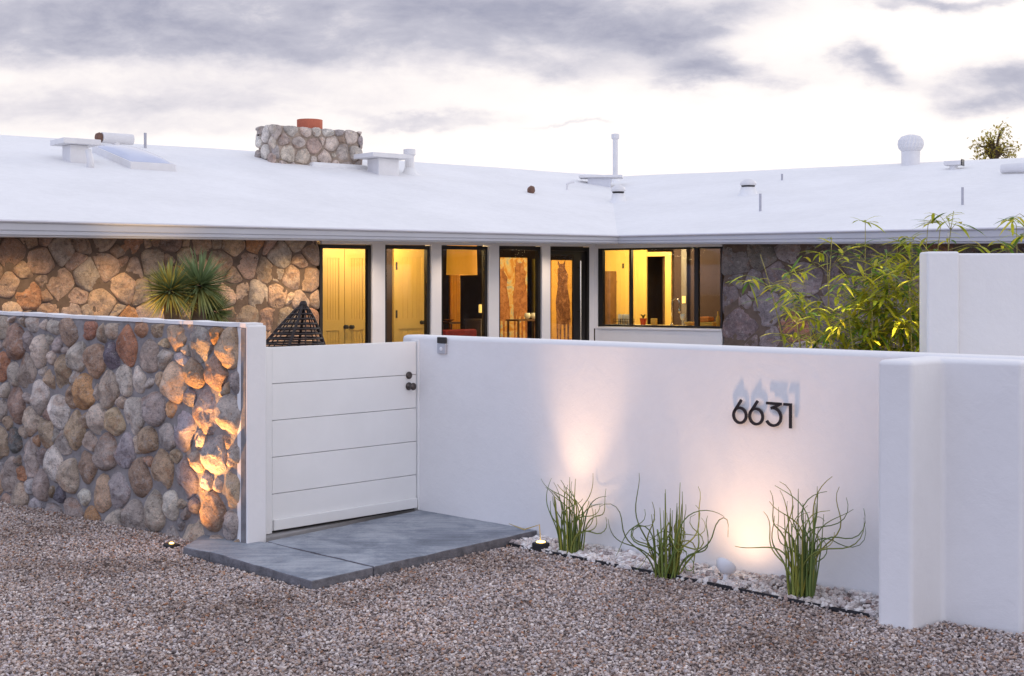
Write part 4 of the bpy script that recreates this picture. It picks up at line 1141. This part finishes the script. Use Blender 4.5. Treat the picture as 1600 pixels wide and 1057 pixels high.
def pipe(px, pb, pt, rpx, m, label, name='vent_pipe', E=None, k=None, capf=None, cat='pipe'):
    p = roof_hit(px, pb) if k is None else near_ridge(px, pb, E, k)
    r_ = mpx(rpx, p); h = zat(pt, p.y) - p.z
    if capf:
        v = thing(name, p, label, cat)
        b = MB(); b.lathe(p - Zup * .12, [(r_ * 3.2, 0), (r_ * 2.3, .09), (r_ * 1.5, .14), (r_ * 1.05, .22)], 16); b.build('foam_skirt', M['roof'], v, smooth=True)
        b = MB(); b.tube([p - Zup * .05, p + Zup * (h - .08)], r_, 14); b.build('pipe', M[m], v, smooth=False)
        b = MB(); b.lathe(p + Zup * (h - .1), [(r_ * 1.1, 0), (r_ * capf, .02), (r_ * capf, .1), (r_ * .6, .11)], 16); b.build('cap', M[m], v); return v
    b = MB(); b.tube([p - Zup * .05, p + Zup * h], r_, 10); o = b.build(name, M[m], origin=p); return tag(o, label, cat)
pipe(227, 234, 208, 2.2, 'galv', 'thin grey pipe standing on the left ridge behind the skylight', E=EL, k=5.7)
# chimney
pc = near_ridge(484, 246, EL, 5.2); f = at(FL, pc)
cw = mpx(158, pc) / 2 / abs(UL.x) * .80; cd = .30; ctop = zat(203, pc.y) - pc.z
M['mortar_warm'] = mat('warm_mortar', (.36, .29, .24), .95, .25, 12, .8, 70, .012)
b = MB(); b.box(f, -cw + .04, cw - .04, -cd + .04, cd - .04, -.3, ctop); chim = b.build('chimney', M['mortar_warm'], house, bevel=.05)
def rrect(a, h):
    """wrap arc length round the chimney"""
    per = [(-cw, cd, 1, 0, 0, 1, 2 * cw), (cw, cd, 0, -1, 1, 0, 2 * cd), (cw, -cd, -1, 0, 0, -1, 2 * cw), (-cw, -cd, 0, 1, -1, 0, 2 * cd)]
    for x, y, dx, dy, nx, ny, L in per:
        if a <= L: return (x + dx * a + nx * h, y + dy * a + ny * h)
        a -= L
    return (-cw, cd)
mb = MB()
def chim_fn(a, b, h):
    x, y = rrect(max(0, min(4 * (cw + cd) - 1e-4, a)), h - .035)
    return f.P(x, y, -.3 + b)
for a0, L in ((0, 2 * cw), (2 * cw, 2 * cd), (2 * cw + 2 * cd, 2 * cw), (4 * cw + 2 * cd, 2 * cd)):
    stones(mb, L, ctop + .32, .06, .14, .012, .05, lambda a, b, h, a0=a0: chim_fn(a0 + a, b, h), PAL_CHIM, 51 + int(a0 * 10), rnd=2.4, flat=4.0, chaikin=2, cut=.2, ang=.1)
mb.build('chimney_stone', M['stone'], chim, smooth=True)
b = MB(); r_ = mpx(20, pc); b.lathe(f.P(.0, 0, ctop - .02), [(r_, 0), (r_, mpx(17, pc)), (r_ * .82, mpx(17, pc)), (r_ * .8, .05)], 24); b.build('chimney_pot', M['terracotta'], chim)
b = MB(); b.box(f, -cw - .04, cw * .2, -cd - .03, cd + .09, -.4, -.02); b.build('chimney_flashing', M['roof'], chim, bevel=.05, seg=3)
# box vent right of the chimney
p = roof_hit(598, 271); f = at(FL, p); w = mpx(19, p)
v = thing('box_vent', p, 'wide flat capped box vent right of the stone chimney', 'roof vent')
b = MB(); b.box(f, -w, w, -w * .8, w * .9, -.15, mpx(22, p)); b.build('vent_box', M['duct'], v, bevel=.01)
b = MB(); b.box(f, -w * 1.85, w * 1.95, -w * 1.4, w * 1.5, mpx(22, p) + .001, mpx(29, p)); b.build('vent_cap', M['duct'], v, bevel=.01)
pipe(640, 272, 234, 7.5, 'duct', 'thick white capped flue beside the box vent and chimney', name='flue_pipe', capf=1.3)
# floodlight
p = roof_hit(830, 302); b = MB(); v = thing('floodlight', p, 'small dark floodlight on the roof near the valley', 'floodlight')
b.lathe(p + Vector((-.05, 0, .07)), [(.03, 0), (.07, .03), (.075, .08), (.03, .12)], 14, Vector((.75, .4, -.3))); b.build('lamp_head', M['rusty'], v, smooth=True)
b = MB(); b.tube([p - Zup * .03, p + Zup * .07], .02, 8); b.build('bracket', M['galv'], v)
p = roof_hit(886, 297); b = MB(); b.tube([p - Zup * .03, p + Zup * .1, p + Zup * .13 + Vector((.06, 0, 0)), p + Zup * .14 + Vector((.13, 0, 0))], .022, 8)
o = b.build('bent_pipe', M['duct'], origin=p); tag(o, 'small bent pipe on the roof left of the tall flue', 'pipe')
# box with flat cap at the valley
p = near_ridge(938, 285, EL, 5.4); p = roof_hit(937, 289) or p; f = Frame((p.x, p.y), (1, -.12)); f.O.z = p.z; w = mpx(18, p)
v = thing('box_vent', p, 'low flat capped box vent at the foot of the tall flue', 'roof vent')
b = MB(); b.box(f, -w, w, -w * .6, w * .6, -.3, mpx(10, p)); b.build('vent_box', M['duct_blue'], v, bevel=.008)
b = MB(); b.box(f, -w * 1.75, w * 2.0, -w, w, mpx(10, p) + .001, mpx(14, p)); b.build('vent_cap', M['duct'], v, bevel=.006)
pipe(961.5, 284, 210, 4.2, 'duct', 'tall slim white flue pipe above the roof valley', name='flue_pipe', capf=1.5)
def mushroom(px, pb, pt, rp, label):
    p = roof_hit(px, pb); r_ = mpx(rp, p); h = zat(pt, p.y) - p.z
    v = thing('dome_vent', p, label, 'roof vent')
    b = MB(); b.lathe(p - Zup * .14, [(r_ * 1.9, 0), (r_ * 1.5, .1), (r_ * 1.1, .17), (r_ * .97, .24)], 20); b.build('foam_skirt', M['roof'], v, smooth=True)
    b = MB(); b.lathe(p, [(r_ * .95, -.08), (r_ * .95, h * .48), (r_ * .5, h * .5)], 20); b.build('vent_neck', M['duct'], v)
    b = MB(); b.lathe(p + Zup * h * .50, [(r_ * .8, 0), (r_ * .9, h * .05), (r_ * .9, h * .14), (r_ * .6, h * .15)], 20); b.build('vent_shade_ring', M['black'], v)  # solid black ring stands in for the shade under the hood
    b = MB(); b.lathe(p + Zup * h * .66, [(r_ * .9, -.015), (r_ * 1.1, 0), (r_ * .95, h * .2), (r_ * .5, h * .35), (.01, h * .4)], 20); b.build('vent_hood', M['duct'], v, smooth=True)
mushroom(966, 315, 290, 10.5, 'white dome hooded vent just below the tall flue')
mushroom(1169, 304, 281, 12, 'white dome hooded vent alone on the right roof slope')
pipe(1188, 330, 303, 2.0, 'galv', 'thin grey pipe right of the lone dome vent')
pipe(1222, 282, 272, 1.6, 'galv', 'tiny pipe stub high on the right roof slope')
pipe(1504, 320, 293, 2.0, 'galv', 'thin grey pipe above the bamboo on the right roof')
# turbine vent
p = near_ridge(1423, 252, ER, 6.75); v = thing('turbine_vent', p, 'round white turbine vent on the right ridge', 'roof vent')
r_ = mpx(20, p); h = zat(211, p.y) - p.z
b = MB(); b.lathe(p, [(r_ * .72, -.15), (r_ * .72, h * .42), (r_ * .66, h * .45)], 22); b.build('vent_neck', M['duct'], v)
b = MB(); nf = 22; vs = []; fs = []; prof = [(.72, .44), (.93, .55), (1.0, .68), (.95, .82), (.72, .94), (.3, 1.0)]
for i, (rr, hh) in enumerate(prof):
    for j in range(nf * 2):
        a = math.pi * j / nf + i * .07; q = r_ * rr * (1.0 if j % 2 else .93)
        vs.append(p + Vector((q * math.cos(a), q * math.sin(a), h * hh)))
nn = nf * 2
for i in range(len(prof) - 1):
    for j in range(nn): fs.append((i * nn + j, i * nn + (j + 1) % nn, (i + 1) * nn + (j + 1) % nn, (i + 1) * nn + j))
fs += [tuple(range(nn))[::-1], tuple(range((len(prof) - 1) * nn, len(prof) * nn))]
b.add(vs, fs); b.build('turbine_head', M['duct'], v)
# small items far right
p = roof_hit(1490, 264); f = at(FR, p); v = thing('junction_box', p, 'small white box on a stub below the right ridge', 'roof box')
b = MB(); b.box(f, -mpx(13, p), mpx(13, p), -.1, .1, mpx(5, p), mpx(12, p)); b.build('box_body', M['duct'], v, bevel=.01)
b = MB(); b.tube([p - Zup * .05, p + Zup * mpx(6, p)], mpx(6, p), 10); b.build('stub', M['duct'], v)
b = MB(); b.box(f, mpx(13.2, p), mpx(14.5, p), -.09, .09, mpx(4, p), mpx(14, p)); b.build('end_cap', M['black'], v)
p = roof_hit(1590, 271); f = at(FR, p); r_ = mpx(9, p); b = MB(); v = thing('roof_duct', p, 'fat white duct lying on the roof at the right edge', 'duct')
b.tube([f.P(-mpx(24, p), 0, r_ * .9), f.P(mpx(60, p), .1, r_ * .9)], [r_ * .8, r_], 14); b.build('duct_body', M['duct'], v)

# ================================================================== LAMPS OF THE YARD
def warm_fixture(name, p, label, cat='lamp'):
    v = thing(name, p, label, cat); return v
# black well light at the left end of the pebble bed
p = GP(845, 861, GZ + .01); f = Frame((p.x, p.y), FA.u); f.O.z = p.z
v = thing('well_light', p, 'small black uplight box glowing at the left end of the pebble bed', 'uplight')
b = MB(); b.box(f, -.05, .05, -.045, .045, -.04, .062); b.build('lamp_housing', M['black'], v, bevel=.01)
b = MB(); b.lathe(p + Vector((0, 0, .0625)), [(.032, 0), (.032, .004), (.02, .008)], 16); b.build('lamp_lens', M['lens_y'], v)
pk = (p - O).dot(FA.n); ps = (p - O).dot(FA.u)
lamp('uplight_lamp', 'SPOT', FA.P(ps + .01, pk, p.z + .09), 46, (1, .60, .33), parent=v, target=FA.P(ps + .14, .02, 1.10), spot=54, blend=1, size=.03, even='Linear')
lamp('flood_lamp', 'SPOT', FA.P(ps + .01, pk, p.z + .09), 17, (1, .60, .33), parent=v, target=FA.P(ps + .10, .02, .40), spot=100, blend=1, size=.03, even='Linear')
# white bullet lamp on a stake
pb = GP(1134, 909, GZ + .02); v = thing('stake_light', pb, 'white bullet spotlight on a stake in the pebbles aimed at the wall', 'spotlight')
pk = (pb - O).dot(FA.n); ps = (pb - O).dot(FA.u)
hc = PX(1133, 885, pb.y); hc = pb + Vector((0, 0, hc.z - pb.z))
b = MB(); b.lathe(pb, [(.03, -.03), (.03, .005), (.018, .02), (.016, .06), (.026, .075)], 14); b.build('stake', M['plastic_white'], v, smooth=True)
aim = (A * .85 + Vector((0, 0, .75))).normalized()
b = MB(); b.lathe(hc, [(.012, -.05), (.03, -.042), (.055, -.024), (.066, -.004), (.070, .012), (.066, .014), (.05, .004)], 26, aim); b.build('lamp_head', M['plastic_white'], v, smooth=True)
b = MB(); b.lathe(hc + aim * .0045, [(.052, 0), (.05, .004)], 18, aim); b.build('lamp_lens', M['lens_w'], v)
b = MB(); b.tube([pb + Vector((0, 0, .06)), hc - aim * .03], .013, 8); b.build('knuckle', M['plastic_white'], v)
lamp('stake_flood', 'SPOT', hc + aim * .03, 6, (1, .56, .28), parent=v, target=hc + A * .5 + Zup0 * .5, spot=150, blend=1.0, size=.03, even='Linear')
lamp('stake_lamp', 'SPOT', hc + aim * .03, 45, (1, .58, .30), parent=v, target=hc + A * .5 + Zup0 * .62 - FA.u * .06, spot=160, blend=1.0, size=.05, even='Constant')
# uplight at the foot of the stone wall
p = GP(268, 857, GZ); v = thing('well_light', p, 'small black uplight glowing at the foot of the stone wall', 'uplight')
f = Frame((p.x, p.y), FS.u); f.O.z = p.z
b = MB(); b.box(f, -.055, .055, -.04, .04, -.04, .035); b.build('lamp_housing', M['black'], v, bevel=.01)
b = MB(); b.lathe(p + Vector((0, 0, .0355)), [(.017, 0), (.017, .004), (.01, .008)], 16); b.build('lamp_lens', M['lens_y'], v)
fs_, fk_ = (p - S0).dot(FS.u), (p - S0).dot(FS.n)
print('stone uplight', fs_, fk_)
lamp('uplight_lamp', 'SPOT', p + Vector((0, 0, .07)), 210, (1, .46, .13), parent=v, target=FS.P(.36, .03, 1.0), spot=60, blend=.9, size=.02, even='Linear')
lamp('flood_lamp', 'SPOT', p + Vector((0, 0, .07)), 64, (1, .46, .13), parent=v, target=FS.P(.42, .03, .36), spot=85, blend=1, size=.02, even='Linear')

# ================================================================== PLANTS
def reed(px, py, hpx, wl, wr, seed, label, n=50):
    """clump of smooth leafless green stems, some upright, some curling"""
    rng = random.Random(seed); p0 = GP(px, py, GZ + .01); d = p0.y; mb = MB()
    H = hpx * d / F
    def stem(base, az, th, L, wild, r0, col):
        pts, rad = [], []; n_ = 18; p = base.copy()
        fr, ph, amp = rng.uniform(.6, 1.4), rng.uniform(0, 6.28), rng.uniform(.6, 1.5) * wild; out = rng.uniform(.3, 1.25) * wild; tw = rng.gauss(0, 1.5) * wild
        for i in range(n_ + 1):
            t = i / n_; pts.append(p.copy()); rad.append(r0 * (1 - .72 * t ** 2))
            g2 = min(1, t * 1.7) ** 1.6
            th2 = th + (out * math.sin(min(1, t * 1.2) * math.pi * .5) + amp * (math.sin(6.28 * fr * t + ph) - .2)) * g2 if wild else th + .06 * math.sin(4 * t + ph)
            az2 = az + tw * t * t
            p = p + Vector((math.sin(th2) * math.cos(az2), math.sin(th2) * math.sin(az2), math.cos(th2))) * (L / n_)
        mb.tube(pts, rad, 6, col)
    for i in range(n):
        a = rng.uniform(0, 6.28); rr = .07 * math.sqrt(rng.random())
        base = p0 + Vector((math.cos(a) * rr * 1.2, math.sin(a) * rr * .8, -.02))
        g_ = rng.uniform(.7, 1.2); yel = rng.random() ** 2
        col = (.125 * g_ + .20 * yel, .185 * g_ + .12 * yel, .05 * g_)
        if i < n * .34: stem(base, a, rng.uniform(0, .14), H * rng.uniform(.40, .80), 0, rng.uniform(.005, .0075), col)
        elif i < n * .41: stem(base, a, rng.uniform(0, .08), H * rng.uniform(.85, 1.03), 0, .0065, col)
        else:
            side = rng.choice((0, math.pi)) + rng.uniform(-.8, .8)
            w = wr if math.cos(side) > 0 else wl
            stem(base, side, rng.uniform(.08, .30) * w, H * rng.uniform(.75, 1.2), w, rng.uniform(.0046, .0064), col)
    o = mb.build('reed_plant', M['reed'], origin=p0, smooth=True, recalc=False)
    tag(o, label, 'plant', 'green reed plants in the pebble bed'); return o
reed(893, 866, 124, .5, .95, 3, 'smallest green reed clump, beside the black uplight box')
reed(1043, 902, 150, 1.5, 1.6, 21, 'wide spreading green reed clump, left of the white spotlight')
reed(1252, 936, 176, .8, .9, 12, 'tall green reed clump nearest the stepped pier', 54)
# a bent dry leaf at the well light
q = GP(832, 842, 0.02); b = MB(); b.tube([q + Vector((-.17, .1, .09)), q + Vector((-.06, .03, .06)), q + Vector((.05, 0, .1)), q + Vector((.06, -.02, -.05))], [.002, .006, .005, .004], 6)
o = b.build('dry_stem', M['hose'], origin=q); tag(o, 'thin bent dry stem leaning over the black uplight box', 'stem')

def yucca(heads, root_p, label):
    v = thing('yucca', root_p, label, 'yucca')
    for (px, py, d, rpx, yel, seed) in heads:
        rng = random.Random(seed); c = PX(px, py, d); Rr = rpx * d / F; mb = MB()
        for i in range(400):
            z = rng.uniform(-.85, 1); a = rng.uniform(0, 6.28); q = math.sqrt(1 - z * z)
            dv = Vector((q * math.cos(a), q * math.sin(a), z))
            g_ = rng.uniform(.7, 1.25)
            dry_and_glow = max(0, -z) * rng.random() * .7 + yel * (rng.uniform(.2, 1.0) if rng.random() < .6 else 0)  # dry lower leaves, plus yellow uplight glow put into leaf colour by yel
            col = (.21 * g_ + .42 * dry_and_glow, .28 * g_ + .20 * dry_and_glow, .125 * g_ - .03 * dry_and_glow)
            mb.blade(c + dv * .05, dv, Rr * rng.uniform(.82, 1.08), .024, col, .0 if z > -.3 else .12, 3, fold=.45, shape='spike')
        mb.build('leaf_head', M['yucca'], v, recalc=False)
        b = MB(); foot = Vector((root_p[0] + (c.x - root_p[0]) * .3, root_p[1] + (c.y - root_p[1]) * .3, 0))
        b.tube([foot, foot.lerp(c, .6) + Vector((0, 0, -.05)), c], [.1, .085, .07], 12); b.build('trunk', M['bark'], v, smooth=True)
yc_ = PX(292, 450, 13.4)
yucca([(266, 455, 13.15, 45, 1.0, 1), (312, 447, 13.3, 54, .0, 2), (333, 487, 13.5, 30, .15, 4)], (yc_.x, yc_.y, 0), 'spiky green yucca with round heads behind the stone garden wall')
lp = PX(225, 560, 12.9); v = thing('well_light', (lp.x, lp.y, 0), 'courtyard uplight hidden at the foot of the yucca', 'uplight')
b = MB(); b.lathe((lp.x, lp.y, 0), [(.05, 0), (.05, .05), (.04, .06)], 14); b.build('lamp_housing', M['black'], v)
b = MB(); b.lathe((lp.x, lp.y, .061), [(.035, 0), (.03, .006)], 14); b.build('lamp_lens', M['lens_y'], v)
lamp('uplight_lamp', 'SPOT', (lp.x, lp.y, .09), 270, (1, .62, .22), parent=v, target=PX(255, 470, 13.5), spot=45, blend=.7, size=.03)

# bamboo
def bamboo(culms, root, label, seed, leafn=7):
    rng = random.Random(seed); v = thing('bamboo', root, label, 'bamboo'); cane, lv = MB(), MB()
    for (bpx, d, tpx, tpy, dens) in culms:
        b0 = Vector(((bpx - CX) / F * d, d, 0)); t0 = PX(tpx, tpy, d + rng.uniform(-.25, .25)); n_ = 12
        mid = b0.lerp(t0, .55); mid.x = b0.x + (t0.x - b0.x) * .32; mid.z = t0.z * .62
        pts = [b0 * (1 - t) ** 2 + mid * 2 * t * (1 - t) + t0 * t * t for t in [i / n_ for i in range(n_ + 1)]]
        cane.tube(pts, [.009 * (1 - .8 * i / n_) + .001 for i in range(n_ + 1)], 6)
        for i in range(4, n_ + 1):
            if rng.random() > dens: continue
            for br in range(rng.choice((2, 2, 3)) if i < n_ else 1):
                a = rng.uniform(0, 6.28); L = rng.uniform(.12, .34) if i < n_ else .1
                dv = Vector((math.cos(a), math.sin(a) * .8, rng.uniform(.15, .9))).normalized()
                p1 = pts[i]; p2 = p1 + dv * L + Vector((0, 0, -.03))
                cane.tube([p1, p1 + dv * L * .55 + Vector((0, 0, .01)), p2], [.003, .0022, .0015], 5)
                for e in range(rng.randint(leafn - 2, leafn + 2)):
                    tt = rng.uniform(.45, 1); q = p1.lerp(p2, tt)
                    aa = rng.uniform(0, 6.28); dd = (dv * .7 + Vector((math.cos(aa), math.sin(aa), rng.uniform(-.7, .35)))).normalized()
                    y = rng.random(); g_ = rng.uniform(.65, 1.15)
                    col = (.38 * g_ + .32 * y ** 1.5, .46 * g_ + .14 * y, .045 * g_) if y > .25 else (.13 * g_, .24 * g_, .04 * g_)
                    lv.blade(q, dd, rng.uniform(.11, .25), rng.uniform(.020, .036), col, rng.uniform(.15, .5), 4, fold=.2)
    cane.build('canes', M['cane'], v, smooth=True, recalc=False); lv.build('leaves', M['leaf'], v, recalc=False)
cul = [(1262, 11.2, 1188, 398, .35), (1270, 11.0, 1232, 428, .9), (1275, 11.3, 1238, 460, .9), (1280, 11.1, 1262, 470, .8), (1290, 11.4, 1272, 500, .7), (1285, 11.2, 1300, 372, .4), (1300, 11.1, 1292, 400, .6),
       (1330, 11.3, 1318, 440, .7), (1345, 11.2, 1330, 455, .9), (1350, 11.5, 1352, 352, .35), (1362, 11.0, 1362, 420, .9), (1375, 11.4, 1385, 405, .9), (1390, 11.1, 1372, 440, 1), (1400, 11.3, 1402, 385, .9),
       (1410, 11.0, 1398, 430, 1), (1420, 11.4, 1425, 380, 1), (1425, 11.1, 1430, 420, 1), (1432, 11.3, 1450, 352, .9), (1440, 11.5, 1470, 350, .9), (1405, 10.9, 1388, 455, 1), (1428, 10.9, 1420, 440, 1), (1385, 11.0, 1360, 470, 1), (1440, 10.9, 1436, 450, 1), (1350, 11.0, 1325, 490, .9), (1445, 11.2, 1445, 400, 1), (1450, 11.4, 1490, 330, .7), (1436, 11.0, 1414, 470, 1), (1418, 11.2, 1380, 480, 1), (1380, 11.2, 1345, 500, .9), (1320, 11.3, 1290, 520, .7)]
bamboo(cul, (PX(1370, 445, 11.2).x, 11.2, 0), 'yellow green bamboo clump leaning out left of the tall white wall', 5)
bamboo([(1598, 11.3, 1588, 352, .8), (1612, 11.3, 1602, 340, .9)], (PX(1605, 445, 11.3).x, 11.3, 0), 'bamboo sprig showing above the tall white wall at the right edge', 6)
cl_ = PX(1395, 600, 10.75); v = thing('well_light', (cl_.x, cl_.y, 0), 'courtyard uplight hidden at the foot of the bamboo', 'uplight')
b = MB(); b.lathe((cl_.x, cl_.y, 0), [(.05, 0), (.05, .05), (.04, .06)], 14); b.build('lamp_housing', M['black'], v)
b = MB(); b.lathe((cl_.x, cl_.y, .061), [(.035, 0), (.03, .006)], 14); b.build('lamp_lens', M['lens_w'], v)
lamp('uplight_lamp', 'SPOT', (cl_.x, cl_.y, .09), 520, (1, .84, .55), parent=v, target=PX(1345, 405, 11.2), spot=84, blend=.8, size=.03)

# wicker egg chair behind the gate
ap = PX(474, 474, 11.6); wz = .42
v = thing('hanging_chair', (ap.x, ap.y, 0), 'black woven cone topped egg chair behind the white gate', 'chair')
b = MB(); zt6 = ap.z; sh = lambda z: -.075 * min(1.3, (zt6 - z) / .34) ** 1.2
r_of = lambda z: .31 * max(0, (zt6 - z) / (zt6 - 1.25)) ** .82 if z > 1.25 else .31 + .07 * math.sin(min(1, (1.25 - z) / .5) * math.pi / 2) if z > .75 else .38 * math.sqrt(max(0, 1 - ((.75 - z) / .42) ** 2))
for j in range(12):
    a = 2 * math.pi * j / 12; zz = [zt6 - i * (zt6 - .36) / 22 for i in range(23)]
    b.tube([Vector((ap.x + sh(z) + r_of(z) * math.cos(a), ap.y + r_of(z) * math.sin(a), z)) for z in zz], .013 if j % 3 == 0 else .006, 6)
z = zt6 - .05
while z > .4:
    r_ = r_of(z)
    if r_ > .01: b.tube([Vector((ap.x + sh(z) + r_ * math.cos(R(t)), ap.y + r_ * math.sin(R(t)), z)) for t in range(0, 361, 15)], .0085, 5, cap=False)
    z -= .042
b.build('woven_shell', M['wicker'], v)
b = MB(); b.lathe((ap.x, ap.y, zt6 - .04), [(.03, 0), (.035, .03), (.02, .06)], 12); b.build('crown_cap', M['wicker'], v)
b = MB(); b.lathe((ap.x, ap.y, 0), [(.32, 0), (.32, .03), (.05, .05), (.04, .36)], 24); b.build('chair_base', M['black'], v)

# tree far behind the right ridge
def tree(px, ptop, d, rpx, name, label, n, seed, hz_=None):
    rng = random.Random(seed); top = PX(px, ptop, d); Rr = rpx * d / F; c = top - Vector((0, 0, Rr * .95)); v = thing(name, (top.x, d, GZ), label, 'tree')
    t = MB(); t.tube([Vector((top.x, d, GZ)), Vector((top.x + .1, d, c.z * .6)), c], [.16, .11, .06], 10)
    ends = []
    for i in range(40):
        z = rng.uniform(-.5, 1); a = rng.uniform(0, 6.28); q = math.sqrt(1 - z * z); rr = Rr * rng.uniform(.4, 1.0) * (1 + .35 * math.sin(3 * a))
        e = c + Vector((q * math.cos(a), q * math.sin(a), z)) * rr; ends.append(e)
        t.tube([c - Vector((0, 0, .3)), c.lerp(e, .5) + Vector((0, 0, .05)), e], [.04, .022, .007], 5)
    t.build('trunk', M['bark'], v)
    l = MB()
    for e in ends:
        for i in range(n):
            p = e + Vector((rng.gauss(0, 1), rng.gauss(0, 1), rng.gauss(0, 1))) * Rr * .13
            g_ = rng.uniform(.6, 1.3); yy = rng.random()
            l.blade(p, Vector((rng.uniform(-1, 1), rng.uniform(-1, 1), rng.uniform(-.6, 1))), .12, .055, (.42 * g_ + .18 * yy, .40 * g_ + .06 * yy, .09 * g_), .2, 2)
    l.build('crown', M['leaf'], v, recalc=False)
tree(1553, 199, 38, 40, 'tree', 'small round leafy tree top above the right ridge', 20, 4)
# desert plant tips over the ridge
tp = PX(784, 262, 30.5); v = thing('agave', (tp.x, tp.y, GZ), 'pointed agave leaf tips peeping over the roof valley', 'agave')
b = MB()
for (px, py, w) in ((768, 261, .11), (785, 264, .08), (794, 264, .12), (797, 263, .1)):
    q = PX(px, py, 30.5); dv = (q - Vector((tp.x + (q.x - tp.x) * .3, tp.y, 0.8))); L = dv.length
    b.blade(q - dv, dv, L, w * 2.0, (.16, .15, .04), 0, 6, up=Vector((0, 1, .01)), fold=.4)
b.build('leaf', M['leaf'], v, recalc=False)
b = MB(); b.tube([(tp.x, tp.y, GZ), (tp.x, tp.y, 1.0)], [.25, .15], 12); b.build('trunk', M['bark'], v)

# courtyard glow on the tall wall
cg = FT.P(1.0, .55, .0); v = thing('well_light', cg, 'courtyard uplight hidden before the tall white wall', 'uplight')
b = MB(); b.lathe(cg, [(.05, 0), (.05, .05), (.04, .06)], 14); b.build('lamp_housing', M['black'], v)
b = MB(); b.lathe(cg + Vector((0, 0, .061)), [(.035, 0), (.03, .006)], 14); b.build('lamp_lens', M['lens_w'], v)
lamp('uplight_lamp', 'SPOT', cg + Vector((0, 0, .09)), 5, (1, .76, .56), parent=v, target=FT.P(1.0, 0, 1.9), spot=80, blend=1, size=.03)
